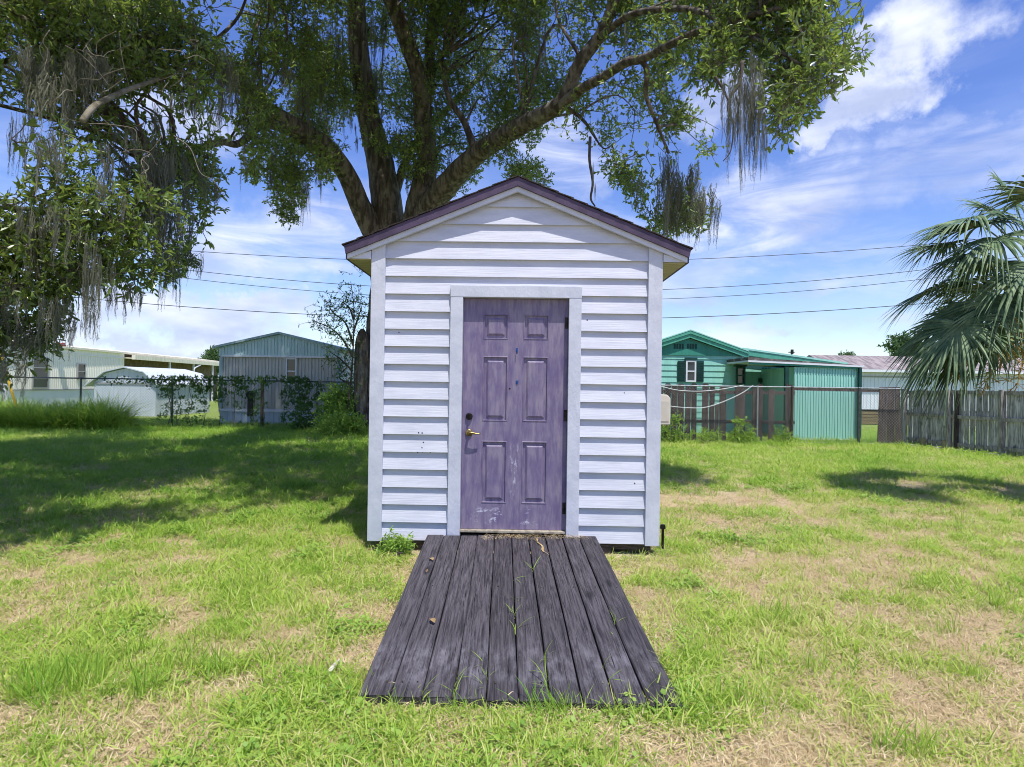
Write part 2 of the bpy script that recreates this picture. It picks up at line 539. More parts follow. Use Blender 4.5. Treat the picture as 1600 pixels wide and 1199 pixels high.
# ------------------------------------------------------------------ scatter: instances of small source meshes on given points
def source_collection(name, objs):
    c = bpy.data.collections.new(name)
    for i, o in enumerate(objs):
        o.name = f'{name}_{chr(97 + i)}'
        for k in list(o.users_collection): k.objects.unlink(o)
        c.objects.link(o)
    return c


def scatter(name, pts, rots, scs, tint, idx, coll, parent=None, world=True):
    n = len(pts)
    pts = np.asarray(pts, np.float32)
    if world and parent is not None:
        off = MX[parent].translation
        pts = pts - np.array(off, np.float32)
    me = bpy.data.meshes.new(name)
    me.vertices.add(n); me.vertices.foreach_set('co', pts.ravel())
    for nm, ty, key, arr in (('rot', 'FLOAT_VECTOR', 'vector', rots), ('sc', 'FLOAT_VECTOR', 'vector', scs), ('tint', 'FLOAT', 'value', tint), ('idx', 'INT', 'value', idx)):
        at = me.attributes.new(nm, ty, 'POINT')
        at.data.foreach_set(key, np.asarray(arr, np.int32 if ty == 'INT' else np.float32).ravel())
    me.update()
    o = bpy.data.objects.new(name, me); COL.objects.link(o)
    if parent is not None: o.parent = parent
    g = bpy.data.node_groups.new(name + '_nodes', 'GeometryNodeTree')
    g.interface.new_socket('Geometry', in_out='INPUT', socket_type='NodeSocketGeometry')
    g.interface.new_socket('Geometry', in_out='OUTPUT', socket_type='NodeSocketGeometry')
    gi = g.nodes.new('NodeGroupInput'); go = g.nodes.new('NodeGroupOutput')
    mtp = g.nodes.new('GeometryNodeMeshToPoints'); iop = g.nodes.new('GeometryNodeInstanceOnPoints')
    ci = g.nodes.new('GeometryNodeCollectionInfo'); ci.inputs['Collection'].default_value = coll
    ci.inputs['Separate Children'].default_value = True; ci.inputs['Reset Children'].default_value = True

    def named(nm, ty):
        q = g.nodes.new('GeometryNodeInputNamedAttribute'); q.data_type = ty; q.inputs['Name'].default_value = nm
        return q.outputs['Attribute']
    e2r = g.nodes.new('FunctionNodeEulerToRotation')
    lk = g.links.new
    lk(gi.outputs[0], mtp.inputs['Mesh']); lk(mtp.outputs[0], iop.inputs['Points'])
    lk(ci.outputs[0], iop.inputs['Instance']); iop.inputs['Pick Instance'].default_value = True
    lk(named('idx', 'INT'), iop.inputs['Instance Index'])
    lk(named('rot', 'FLOAT_VECTOR'), e2r.inputs[0]); lk(e2r.outputs[0], iop.inputs['Rotation'])
    lk(named('sc', 'FLOAT_VECTOR'), iop.inputs['Scale'])
    lk(iop.outputs[0], go.inputs[0])
    md = o.modifiers.new('scatter', 'NODES'); md.node_group = g
    return o


def leaf_shape(mb, base, d, side, nrm, ln, w, fold=.25, round_=False):
    a = base; t = base + d * ln
    l1 = base + d * ln * .3 + side * w * .42 + nrm * w * fold; l2 = base + d * ln * .68 + side * w * .46 + nrm * w * fold
    r1 = base + d * ln * .3 - side * w * .42 + nrm * w * fold; r2 = base + d * ln * .68 - side * w * .46 + nrm * w * fold
    if round_:
        l2 = base + d * ln * .62 + side * w * .5; r2 = base + d * ln * .62 - side * w * .5
    mb.add([a, l1, l2, t, r2, r1], [(0, 3, 2, 1), (0, 5, 4, 3)])


def rv(s=1.0):
    return Vector((random.gauss(0, s), random.gauss(0, s), random.gauss(0, s)))


def twig_source(n_leaf, ln, w, radius, mats, twigs=3, droop=.0, flat=0.0):
    mb = MB()
    for k in range(twigs):
        d = rv().normalized(); d.z = d.z * .5 - droop; d.normalize()
        p = Vector((0, 0, 0)); pts = [p.copy()]
        for i in range(3):
            p = p + (d + rv(.25)) * radius / 3; pts.append(p.copy())
        mb.cur = 1; mb.tube(pts, [.006, .005, .004, .002], 3, cap=False); mb.cur = 0
        for i in range(n_leaf // twigs):
            f = random.uniform(.15, 1.05)
            q = pts[min(2, int(f * 3))].lerp(pts[min(3, int(f * 3) + 1)], (f * 3) % 1)
            dd = (d * .8 + rv(.6)).normalized()
            s = dd.cross(Vector((0, 0, 1)) + rv(.5))
            if s.length < .01: continue
            s.normalize(); nn = s.cross(dd)
            leaf_shape(mb, q, dd, s, nn, ln * random.uniform(.7, 1.2), w * random.uniform(.8, 1.15))
    return mb.build('twig', mats)


def blade_tuft(n, ln, w, spread, lean, mats, segs=3):
    mb = MB()
    for k in range(n):
        a = random.uniform(0, 2 * math.pi)
        base = Vector((random.gauss(0, spread), random.gauss(0, spread), -.004))
        out_ = Vector((math.cos(a), math.sin(a), 0)); s = Vector((-out_.y, out_.x, 0))
        l = ln * random.uniform(.5, 1.15); le = lean * random.uniform(.3, 1.5); ww = w * random.uniform(.7, 1.2)
        vs = []
        for i in range(segs):
            t = i / segs
            c = base + out_ * (l * le * t ** 1.6) + Vector((0, 0, 1)) * (l * t * (1 - .45 * le * t))
            wd = ww * (1 - .55 * t) / 2
            vs += [c - s * wd, c + s * wd]
        t = 1
        vs.append(base + out_ * (l * le) + Vector((0, 0, 1)) * (l * max(.05, 1 - .45 * le)))
        fs = [(2 * i, 2 * i + 1, 2 * i + 3, 2 * i + 2) for i in range(segs - 1)] + [(2 * segs - 2, 2 * segs - 1, 2 * segs)]
        mb.add(vs, fs)
    return mb.build('tuft', mats)


def straw_source(n, ln, spread, mats):
    mb = MB()
    for k in range(n):
        a = random.uniform(0, 2 * math.pi); d = Vector((math.cos(a), math.sin(a), random.uniform(-.05, .3)))
        s = Vector((-d.y, d.x, 0)).normalized() * random.uniform(.0009, .0019)
        b = Vector((random.gauss(0, spread), random.gauss(0, spread), random.uniform(.002, .015)))
        l = ln * random.uniform(.4, 1.2)
        m_ = b + d * l * .5 + Vector((0, 0, .006)); e = b + d * l
        mb.add([b - s, b + s, m_ + s, m_ - s, e], [(0, 1, 2, 3), (3, 2, 4)])
    return mb.build('straw', mats)


def rosette_source(n, ln, w, mats):
    mb = MB()
    for k in range(n):
        a = random.uniform(0, 2 * math.pi); r = random.uniform(0, .05)
        b = Vector((math.cos(a) * r, math.sin(a) * r, random.uniform(.01, .05)))
        d = Vector((math.cos(a), math.sin(a), random.uniform(0, .6))).normalized()
        s = Vector((-d.y, d.x, random.uniform(-.3, .3))).normalized()
        leaf_shape(mb, b, d, s, s.cross(d), ln * random.uniform(.6, 1.2), w * random.uniform(.8, 1.2), .15, True)
    return mb.build('rosette', mats)


def moss_source(strands, spread, mats):
    """one beard: a few ragged tails of very different length made of curly fuzzy strands"""
    mb = MB()
    cores = [(random.gauss(0, spread), random.gauss(0, spread), random.uniform(.35, 1.0)) for _ in range(5)]
    for k in range(strands):
        cx_, cy_, cl = random.choice(cores)
        p = Vector((cx_ + random.gauss(0, spread * .35), cy_ + random.gauss(0, spread * .35), random.uniform(-.30, .10)))
        ln = cl * random.uniform(.15, 1.0) ** .8; seg = max(3, int(11 * ln))
        ph = random.uniform(0, 6); am = random.uniform(.012, .038)
        pts = []
        for i in range(seg + 1):
            t = i / seg
            pts.append(p + Vector((math.sin(ph + t * 11 * ln) * am, math.cos(ph * 1.7 + t * 9 * ln) * am, -ln * t)) + (Vector((cx_, cy_, 0)) - Vector((p.x, p.y, 0))) * t * .8)
        sd = Vector((math.cos(ph), math.sin(ph), 0))
        for i in range(seg):
            w = .0050 * (1 - .5 * i / seg)
            q, q2 = pts[i], pts[i + 1]
            mb.add([q - sd * w, q + sd * w, q2 + sd * w * .9, q2 - sd * w * .9], [(0, 1, 2, 3)])
            for h in range(3):
                hd = Vector((random.uniform(-1, 1), random.uniform(-1, 1), random.uniform(-1.2, .5))) * .034
                m_ = q.lerp(q2, random.random())
                mb.add([m_, m_ + Vector((0, 0, .007)), m_ + hd], [(0, 1, 2)])
    return mb.build('moss_tuft', mats)


random.seed(11)
OAK_SRC = source_collection('oak_twig', [twig_source(20, .092, .036, .27, [OAKLEAF, TWIGM]) for _ in range(5)])
BIGLEAF_SRC = source_collection('laurel_twig', [twig_source(17, .112, .041, .25, [OAKLEAF, TWIGM]) for _ in range(4)])
FARLEAF_SRC = source_collection('far_twig', [twig_source(26, .16, .08, .42, [TREELEAF, TWIGM]) for _ in range(3)])
SPRIG_SRC = source_collection('sprig', [twig_source(9, .11, .035, .30, [VINEM, TWIGM], twigs=3) for _ in range(4)])
WEED_SRC = source_collection('weed', [twig_source(16, .12, .05, .22, [WEEDM, WEEDM], twigs=4) for _ in range(3)])
VINE_SRC = source_collection('vine', [rosette_source(6, .085, .07, [VINEM]) for _ in range(3)])
MOSS_SRC = source_collection('moss', [moss_source(52, .085, [MOSSM]) for _ in range(6)])
GRASS_SRC = source_collection('grass', [blade_tuft(15, .075, .0055, .040, .75, [GRASSM]), blade_tuft(13, .06, .006, .045, 1.0, [GRASSM]),
                                        blade_tuft(14, .105, .006, .034, .7, [GRASSM]), blade_tuft(11, .05, .0065, .05, 1.2, [GRASSM]),
                                        rosette_source(12, .024, .017, [WEEDM])])
DRY_SRC = source_collection('straw', [straw_source(24, .06, .05, [DRYM]), straw_source(22, .045, .06, [DRYM]), straw_source(16, .08, .05, [DRYM])])
REED_SRC = source_collection('reedgrass', [blade_tuft(14, 1.0, .024, .09, .8, [GRASSM], 5), blade_tuft(12, .85, .028, .10, 1.0, [GRASSM], 5), blade_tuft(10, 1.2, .02, .08, .6, [GRASSM], 5)])
TALL_SRC = source_collection('tallgrass', [blade_tuft(16, .30, .010, .035, .65, [GRASSM], 4), blade_tuft(13, .24, .012, .05, .9, [GRASSM], 4), blade_tuft(12, .36, .009, .03, .5, [GRASSM], 4)])


def scatter_random(name, pts, scale, tint, coll, nvar, tilt=.3, parent=None, world=True, weights=None):
    n = len(pts)
    rots = np.stack([rng.normal(0, tilt, n), rng.normal(0, tilt, n), rng.uniform(0, 6.283, n)], 1)
    sc = np.asarray(scale, float)
    if sc.ndim == 0: sc = np.full(n, float(sc))
    if sc.ndim == 1: sc = np.repeat((sc * rng.uniform(.75, 1.25, n))[:, None], 3, 1)
    t = np.asarray(tint, float)
    if t.ndim == 0: t = np.full(n, float(t))
    idx = rng.choice(nvar, n, p=weights)
    return scatter(name, pts, rots, sc, np.clip(t, 0, 1), idx, coll, parent, world)


# ------------------------------------------------------------------ ground: one sheet to the horizon
def bare_map(x, y):
    """share of thin, straw covered soil in the lawn (0 lush .. 1 bare)"""
    x = np.asarray(x, float); y = np.asarray(y, float)
    right = 1 / (1 + np.exp(-(x - .2) * 1.1))
    near = 1 / (1 + np.exp((y - 5.6) * .75))
    nearr = 1 / (1 + np.exp((y - 8.5) * .55))
    base = .12 + right * nearr * .50 + near * .32 * (1 - right * .6)
    n = fbm2(x, y, 1.5, 3, 4)
    n2 = fbm2(x, y, .24, 21, 3)
    b = base + .10 + (n - .5) * .85 + (n2 - .5) * 1.9
    b = b - np.clip((y - 9) / 5, 0, 1) * .25
    for cx, cy, rx, ry, s in ((2.35, 7.6, .8, .35, .6), (-.95, 3.75, .35, .3, .35), (.9, 2.35, .5, .18, .7), (3.5, 15.2, 2.5, .35, .5), (7.6, 14.4, 2.2, .5, .5), (-2.3, 2.6, .7, .25, .4), (2.9, 5.0, .9, .35, .3)):
        b = b + s * np.exp(-((x - cx) / rx) ** 2 - ((y - cy) / ry) ** 2)
    return np.clip(b, 0, 1)


def make_ground():
    xs = np.concatenate([[-900, -300, -120, -60, -40, -30], np.arange(-22, 22.01, .14), [30, 40, 60, 120, 300, 900]])
    ys = np.concatenate([[-300, -60, -20, -8, -3], np.arange(0, 20.01, .12), np.arange(20.6, 48, .8), [55, 70, 100, 180, 400, 1500]])
    X, Y = np.meshgrid(xs, ys)
    inner = np.exp(-np.maximum(0, np.abs(X) - 16) / 4) * (Y < 30)
    Z = (fbm2(X, Y, 2.2, 40, 3) - .5) * .05 * inner
    Z = Z - .01
    near_shed = np.exp(-((X / 1.6) ** 4)) * np.exp(-(((Y - 4.6) / 2.6) ** 4))
    Z = Z * (1 - .9 * near_shed)
    b = bare_map(X, Y)
    ny, nx = X.shape
    me = bpy.data.meshes.new('ground')
    idx = np.arange(nx * ny).reshape(ny, nx)
    faces = np.stack([idx[:-1, :-1], idx[:-1, 1:], idx[1:, 1:], idx[1:, :-1]], -1).reshape(-1, 4)
    me.vertices.add(nx * ny); me.vertices.foreach_set('co', np.stack([X, Y, Z], -1).astype(np.float32).ravel())
    me.loops.add(faces.size); me.loops.foreach_set('vertex_index', faces.astype(np.int32).ravel())
    me.polygons.add(len(faces)); me.polygons.foreach_set('loop_start', np.arange(0, faces.size, 4, dtype=np.int32))
    me.polygons.foreach_set('loop_total', np.full(len(faces), 4, np.int32))
    me.polygons.foreach_set('use_smooth', np.ones(len(faces), bool))
    at = me.attributes.new('bare', 'FLOAT', 'POINT'); at.data.foreach_set('value', b.astype(np.float32).ravel())
    me.update(calc_edges=True)
    m, nt, bs = base_mat('lawn_soil', .95, .1)
    a = nt.nodes.new('ShaderNodeAttribute'); a.attribute_name = 'bare'
    v = coords(nt, rnd=False)
    soil = mixcol(nt, sstep(nt, noise(nt, v, 22, 8, .65), .35, .68), lin('#a8957a'), lin('#dfcfb0'))
    soil = mixcol(nt, sstep(nt, noise(nt, v, 90, 4, .6), .52, .70), soil, lin('#6f5f44'))
    grn = mixcol(nt, sstep(nt, noise(nt, v, 12, 8, .65), .35, .68), lin('#5f7434'), lin('#94a658'))
    grn = mixcol(nt, sstep(nt, noise(nt, v, 1.3, 5, .6), .45, .75), grn, lin('#9aaa58'))
    fac = mul(nt, a.outputs['Fac'], mul(nt, mul(nt, noise(nt, v, 9, 6, .65), .5, 'SUBTRACT'), 1.1), 'ADD')
    nt.links.new(mixcol(nt, sstep(nt, fac, .22, .55), grn, soil), bs.inputs['Base Color'])
    bump(nt, bs, noise(nt, v, 60, 6, .7), .8, .03)
    me.materials.append(m)
    o = bpy.data.objects.new('ground', me); COL.objects.link(o)
    o['kind'] = 'structure'
    return o


make_ground()

# ------------------------------------------------------------------ the shed
SH_Y = 5.14
SH = P(801, 846, SH_Y)
shed = thing('garden_shed', 'small white lap sided shed with a worn purple six panel door', 'shed', (SH.x, SH_Y, 0), -.015)
W, D = 1.2625, 3.4
SL = .408                                   # roof slope
Z_TOP = 3.254                               # shingle line over the ridge
WALL_TOP = 3.20


def xr(z): return max(.02, (WALL_TOP - z) / SL)


# walls behind the siding
mb = MB()
mb.prism([(-W + .012, .10), (-.47, .10), (-.47, WALL_TOP - SL * .47), (-W + .012, WALL_TOP - SL * (W - .012))], .006, .05)
mb.build('front_wall', SIDING, shed); mb = MB()
mb.prism([(.47, .10), (W - .012, .10), (W - .012, WALL_TOP - SL * (W - .012)), (.47, WALL_TOP - SL * .47)], .006, .05)
mb.build('front_wall', SIDING, shed); mb = MB()
mb.prism([(-.468, 2.215), (.468, 2.215), (.468, WALL_TOP - SL * .468), (0, WALL_TOP), (-.468, WALL_TOP - SL * .468)], .006, .05)
mb.build('gable_wall', SIDING, shed); mb = MB()
mb.prism([(-W + .03, .10), (W - .03, .10), (W - .03, WALL_TOP - SL * W), (0, WALL_TOP), (-W + .03, WALL_TOP - SL * W)], D - .05, D)
mb.build('rear_wall', SIDING, shed)
for sgn in (-1, 1):
    mb = MB()
    for k in range(16):
        z0 = .098 + .1529 * k
        zt = z0 + .16
        mb.ext([(sgn * (W - .004), .08, z0), (sgn * (W - .036), .08, z0), (sgn * (W - .036), .08, zt), (sgn * (W - .031), .08, zt)], (0, D - .08, 0))
    mb.build('side_siding', SIDING, shed)


def lap(x0b, x1b, x0t, x1t, k):
    z0 = .098 + .1529 * k; z1 = z0 + .16
    fb = -.035 + random.uniform(-.0025, .002)
    sag = random.uniform(-.0015, .0015)
    pr = [(fb, z0 + sag), (-.001, z0 + sag), (.004, z1), (-.003, z1)]
    vs = []
    for (y, z) in pr:
        top = z > z0 + .1
        vs.append((x0t if top else x0b, y, z))
    for (y, z) in pr:
        top = z > z0 + .1
        vs.append((x1t if top else x1b, y, z))
    mb = MB()
    mb.add(vs, [(3, 2, 1, 0), (4, 5, 6, 7), (0, 1, 5, 4), (1, 2, 6, 5), (2, 3, 7, 6), (3, 0, 4, 7)])
    return mb.build('siding_board', SIDING, shed)


Wi = W - .118
for k in range(20):
    z0 = .098 + .1529 * k; z1 = z0 + .16
    if k < 14:
        if k == 0:
            pass
        lap(-Wi, -.563, -Wi, -.563, k); lap(.563, Wi, .563, Wi, k)
    else:
        b_, t_ = min(Wi, xr(z0)), min(Wi, xr(z1) if z1 < WALL_TOP else .02)
        lap(-b_, b_, -t_, t_, k)

mb = MB()
for (x_, z_) in ((-.83, 1.03), (-.80, 1.028), (-.79, .945), (-.84, .855), (-.80, .862), (-.73, .858), (-.80, .90), (.62, 2.03), (.95, 1.4), (1.05, .62), (-1.02, 1.9)):
    y_ = -.035 + .032 * (((z_ - .098) / .1529) % 1) * .955
    mb.box(x_ - .0045, x_ + .0045, y_ - .0015, y_ + .012, z_ - .006, z_ + .006)
tag(mb.build('nail_marks', DARKMETAL, shed), kind='stuff')
for sgn in (-1, 1):                                             # corner boards
    mb = MB()
    xa, xb = sgn * (W - .122), sgn * W
    lo, hi = (min(xa, xb), max(xa, xb))
    mb.prism([(lo, .085), (hi, .085), (hi, WALL_TOP - .035 - SL * abs(hi)), (lo, WALL_TOP - .035 - SL * abs(lo))], -.048, .004)
    mb.build('corner_board', TRIM, shed, bevel=.003)
    mb = MB(); mb.box(min(sgn * (W - .004), sgn * (W - .034)), max(sgn * (W - .004), sgn * (W - .034)), .0045, .10, .085, WALL_TOP - .06 - SL * W)
    mb.build('corner_return', TRIM, shed)
for sgn in (-1, 1):                                             # door casing
    x0, x1 = sorted((sgn * .460, sgn * .567))
    mb = MB(); mb.box(x0, x1, -.052, .06, .112, 2.2125); mb.build('door_jamb', TRIM, shed, bevel=.003)
mb = MB(); mb.box(-.569, .569, -.054, .06, 2.2135, 2.3155); mb.build('door_head', TRIM, shed, bevel=.003)
mb = MB(); mb.box(-.4595, .4595, -.030, .06, .172, .190); mb.build('threshold', mat('threshold_wood', '#aea594', '#857c6c', scale=12, stretch=(2, 1, 1)), shed, bevel=.002)

# the door with six raised panels
PX = [(-.283, -.064), (.0685, .290)]
PZ = [(1.856, 2.075), (1.138, 1.706), (.420, .964)]
DF, DB = .020, .058
mb = MB()
zs_ = [.193, PZ[2][0], PZ[2][1], PZ[1][0], PZ[1][1], PZ[0][0], PZ[0][1], 2.2105]
xs_ = [-.457, PX[0][0], PX[0][1], PX[1][0], PX[1][1], .457]
for i in range(len(xs_) - 1):
    for j in range(len(zs_) - 1):
        if i in (1, 3) and j in (1, 3, 5): continue
        mb.add([(xs_[i], DF, zs_[j]), (xs_[i + 1], DF, zs_[j]), (xs_[i + 1], DF, zs_[j + 1]), (xs_[i], DF, zs_[j + 1])], [(0, 1, 2, 3)])
mb.box(-.457, .457, DF + .014, DB, .193, 2.2105)
for (a, b, c, d) in ((-.457, -.457, .193, 2.2105), (.457, .457, .193, 2.2105)):
    mb.add([(a, DF, c), (a, DF + .02, c), (a, DF + .02, d), (a, DF, d)], [(0, 1, 2, 3)])
mb.add([(-.457, DF, 2.2105), (.457, DF, 2.2105), (.457, DF + .02, 2.2105), (-.457, DF + .02, 2.2105)], [(0, 1, 2, 3)])
mb.add([(-.457, DF, .193), (.457, DF, .193), (.457, DF + .02, .193), (-.457, DF + .02, .193)], [(3, 2, 1, 0)])
door = mb.build('door', DOORM, shed)
for (xa, xb) in PX:
    for (za, zb) in PZ:
        mb = MB()
        rings = [(0, 0), (.004, -.004), (.009, -.003), (.012, .022), (.019, .022), (.046, .002), (.050, 0.0)]
        vs = []
        for ins, dp in rings:
            y = DF + dp
            vs += [(xa + ins, y, za + ins), (xb - ins, y, za + ins), (xb - ins, y, zb - ins), (xa + ins, y, zb - ins)]
        fs = []
        for r in range(len(rings) - 1):
            for q in range(4):
                a, b = r * 4 + q, r * 4 + (q + 1) % 4
                fs.append((a, b, b + 4, a + 4))
        n = (len(rings) - 1) * 4
        fs.append((n, n + 1, n + 2, n + 3))
        mb.add(vs, fs)
        mb.build('door_panel', DOORM, door)
for z in (2.005, 1.195, .385):
    mb = MB(); mb.tube([(.459, DF - .008, z - .05), (.459, DF - .008, z + .05)], .008, 8); mb.box(.43, .4565, DF - .003, DF + .004, z - .05, z + .05)
    mb.build('hinge', DARKMETAL, door)
mb = MB(); mb.tube([(-.397, DF, 1.176), (-.397, DF - .012, 1.176), (-.397, DF - .022, 1.176)], [.031, .030, .024], 16)
mb.box(-.404, -.390, DF - .034, DF - .021, 1.160, 1.192)
mb.build('deadbolt', DARKMETAL, door)
mb = MB(); mb.tube([(-.397, DF, 1.034), (-.397, DF - .010, 1.034), (-.397, DF - .016, 1.034)], [.032, .031, .024], 16)
mb.tube([(-.397, DF - .014, 1.034), (-.397, DF - .055, 1.034)], .011, 10)
hp, hr = catmull([(-.400, DF - .055, 1.034), (-.370, DF - .058, 1.036), (-.335, DF - .056, 1.030), (-.295, DF - .052, 1.030)], [.011, .010, .008, .006], 4)
mb.tube(hp, hr, 8)
mb.build('door_handle', BRASS, door, smooth=True)
mb = MB(); mb.box(.004, .022, DF - .004, DF + .001, 1.744, 1.782); mb.tube([(.013, DF - .003, 1.77), (.013, DF - .022, 1.765), (.014, DF - .026, 1.748), (.012, DF - .024, 1.728)], .004, 6)
mb.build('wreath_hook', BLUEBIT, door)
mb = MB(); mb.box(.008, .030, DF - .004, DF + .001, 1.468, 1.496); mb.box(.014, .022, DF - .010, DF - .003, 1.474, 1.490)
mb.build('adhesive_pad', BLUEBIT, door)
mb = MB(); mb.tube([(-.045, DF - .002, 1.425), (-.045, DF + .012, 1.425)], [.008, .006], 8)
mb.build('peephole', DARKMETAL, door)

# roof: two slabs, shingle courses, purple rakes, white friezes, boxed eaves
TIP = 1.487
OH = .106
for sgn in (-1, 1):
    mb = MB()
    mb.prism([(0, Z_TOP - .012), (sgn * TIP, Z_TOP - .012 - SL * TIP), (sgn * TIP, Z_TOP - .034 - SL * TIP), (0, Z_TOP - .034)], -OH + .022, D + .09)
    mb.build('roof_deck', DARKWOOD, shed)
    mb = MB()
    for c in range(12):
        xa, xb = TIP + .012 - c * .128, max(-.002, TIP + .012 - (c + 1.15) * .128)
        za, zb = Z_TOP - SL * xa + .004, Z_TOP - SL * xb - .004
        y = -OH - .012
        while y < D + .09:
            wd = random.uniform(.16, .34); y2 = min(D + .1, y + wd - .004)
            jj = random.uniform(-.006, .006)
            mb.ext([(sgn * (xa + jj), y, za - .010), (sgn * (xa + jj), y, za), (sgn * xb, y, zb), (sgn * xb, y, zb - .008)], (0, y2 - y, 0))
            y += wd
    tag(mb.build('shingle_courses', SHINGLE, shed), kind='stuff')
    mb = MB()
    zt, zb_ = Z_TOP - .013, Z_TOP - .090
    mb.prism([(0, zt), (sgn * TIP, zt - SL * TIP), (sgn * (TIP - .015), zb_ - SL * (TIP - .015)), (0, zb_)], -OH, -OH + .02)
    mb.build('rake_board', RAKE, shed, bevel=.002)
    mb = MB()
    zt, zb_ = Z_TOP - .08, Z_TOP - .132
    xe = 1.462
    mb.prism([(0, zt), (sgn * xe, zt - SL * xe), (sgn * xe, zb_ - SL * xe), (0, zb_)], -OH + .021, -.0545)
    mb.build('frieze_board', TRIM, shed)
    mb = MB()                                                    # boxed eave end
    mb.prism([(sgn * W * 1.0005, 2.533), (sgn * 1.458, 2.533), (sgn * 1.458, 2.522 + .022), (sgn * W * 1.0005, Z_TOP - .139 - SL * W)], -.064, -.050)
    mb.build('eave_return', TRIM, shed)
    mb = MB()
    x0, x1 = sorted((sgn * (W - .002), sgn * 1.456)); mb.box(x0, x1, -.0435, D + .05, 2.524, 2.5325)
    mb.build('soffit', SOFFIT, shed)
    mb = MB()
    x0, x1 = sorted((sgn * 1.458, sgn * 1.478)); mb.box(x0, x1, -.074, D + .08, 2.524, 2.632)
    mb.build('eave_fascia', RAKE, shed)

# skids and blocks under the floor
for (x0, x1) in ((-1.16, -1.02), (1.02, 1.2)):
    mb = MB(); mb.box(x0, x1, .05, D - .05, -.03, .062); mb.build('skid', DARKWOOD, shed)
mb = MB(); mb.box(-W + .06, W - .06, .022, .06, .035, .118); mb.build('rim_joist', DARKWOOD, shed)
mb = MB(); mb.box(-W + .06, W - .06, .065, D - .03, .10, .135); mb.build('floor', DARKWOOD, shed)
for (x0, x1) in ((-1.045, -.91), (-.90, -.62), (.62, .86)):
    mb = MB(); mb.box(x0, x1, -.004, .10, -.02, .083); mb.build('support_block', DARKWOOD, shed)

# utility box on the right flank
ub = thing('utility_box', 'beige plastic utility box on the right flank of the white shed', 'utility box', tuple(MX[shed] @ Vector((W + .09, .42, 1.11))), -.015)
mb = MB()
mb.prism([(-.088, 0), (.085, .0), (.085, .245), (.055, .278), (-.088, .285)], -.10, .10)
mb.build('housing', BEIGE, ub, bevel=.008)
mb = MB(); mb.box(-.07, .07, -.106, -.1005, .03, .22); mb.build('cover', BEIGE, ub, bevel=.003)
mb = MB(); mb.tube([(-.02, 0, .002), (-.02, 0, -1.105)], .014, 8); mb.build('conduit', BEIGE, ub)

# ------------------------------------------------------------------ ramp
random.seed(5)
ramp = thing('door_ramp', 'dark charcoal plank ramp leading up to the purple shed door', 'ramp', (.052, 2.65, 0), .0143)
offs = [.010, .0, -.006, -.012, -.020, -.024, -.034, -.044, -.052, -.056]
RL = 2.40
xp = -.7245
for k in range(10):
    gap = [.004, .006, .006, .005, .005, .008, .009, .010, .009, .0][k]
    w = .1449 - gap
    cx = xp + w / 2
    xp += .1449
    mb = MB()
    sec = [(-w / 2, -.0385 + .004), (-w / 2 + .004, -.0385), (w / 2 - .004, -.0385), (w / 2, -.0385 + .004), (w / 2, -.006), (w / 2 - .006, 0), (-w / 2 + .006, 0), (-w / 2, -.006)]
    rows = []
    nseg = 14
    bow = random.uniform(-.003, .003); ph = random.uniform(0, 6)
    lift = random.uniform(-.004, .003)
    for i in range(nseg + 1):
        t = i / nseg
        y = offs[k] + (RL + random.uniform(-.012, .012) * (i == nseg) - offs[k]) * t
        z = .052 + (.165 - .052) * y / 2.44 + lift + .0015 * math.sin(ph + t * 5)
        bx = bow * math.sin(t * math.pi) + .0012 * math.sin(ph * 2 + t * 11)
        for (sx, sz) in sec:
            yy = y
            if i == 0: yy += random.uniform(-.006, .006)
            rows.append((cx + sx + bx, yy, z + sz + (random.uniform(-.0012, .0012))))
    n = len(sec)
    fs = [(i * n + q, i * n + (q + 1) % n, (i + 1) * n + (q + 1) % n, (i + 1) * n + q) for i in range(nseg) for q in range(n)]
    fs = [tuple(reversed(f)) for f in fs] + [tuple(range(n)), tuple(range((nseg + 1) * n - 1, nseg * n - 1, -1))]
    mb.add(rows, fs)
    mb.build('plank', PLANK, ramp)
for x in (-.66, 0, .66):
    mb = MB()
    mb.ext([(x - .019, .10, -.02), (x - .019, 2.36, -.02), (x - .019, 2.36, .116), (x - .019, .10, .010)], (.038, 0, 0))
    mb.build('stringer', DARKWOOD, ramp)
mb = MB()
for yy in (.12, 1.28, 2.30):
    for k in range(10):
        for s in (-.035, .035):
            if random.random() < .35: continue
            x = -.7245 + .1449 * (k + .5) + s; z = .052 + (.165 - .052) * yy / 2.44 + .0015
            mb.tube([(x, yy + random.uniform(-.01, .01), z - .004), (x, yy, z + .002)], .004, 6)
tag(mb.build('nail_heads', DARKMETAL, ramp), kind='stuff')


# ------------------------------------------------------------------ the oak
random.seed(21)
OX = P(628, 600, 18).x
oak = thing('oak_tree', 'huge spreading oak with several dark limbs rising behind the white shed', 'tree', (OX, 18, 0))


def limb(name, spec, parent=oak, wob=.025, n=10, m=BARK):
    """spec rows: px, py, distance, width in photo pixels at that distance"""
    pts = [P(a, b, c) for a, b, c, d in spec]
    rad = [d * c / F / 2 * (.82 if name == 'limb' else 1) for a, b, c, d in spec]
    p, r = catmull(pts, rad, 6)
    r = [q * random.uniform(.98, 1.025) for q in r]
    mb = MB(); mb.tube(p, r, n, wob=wob)
    return mb.build(name, m, parent, world=True, smooth=True)


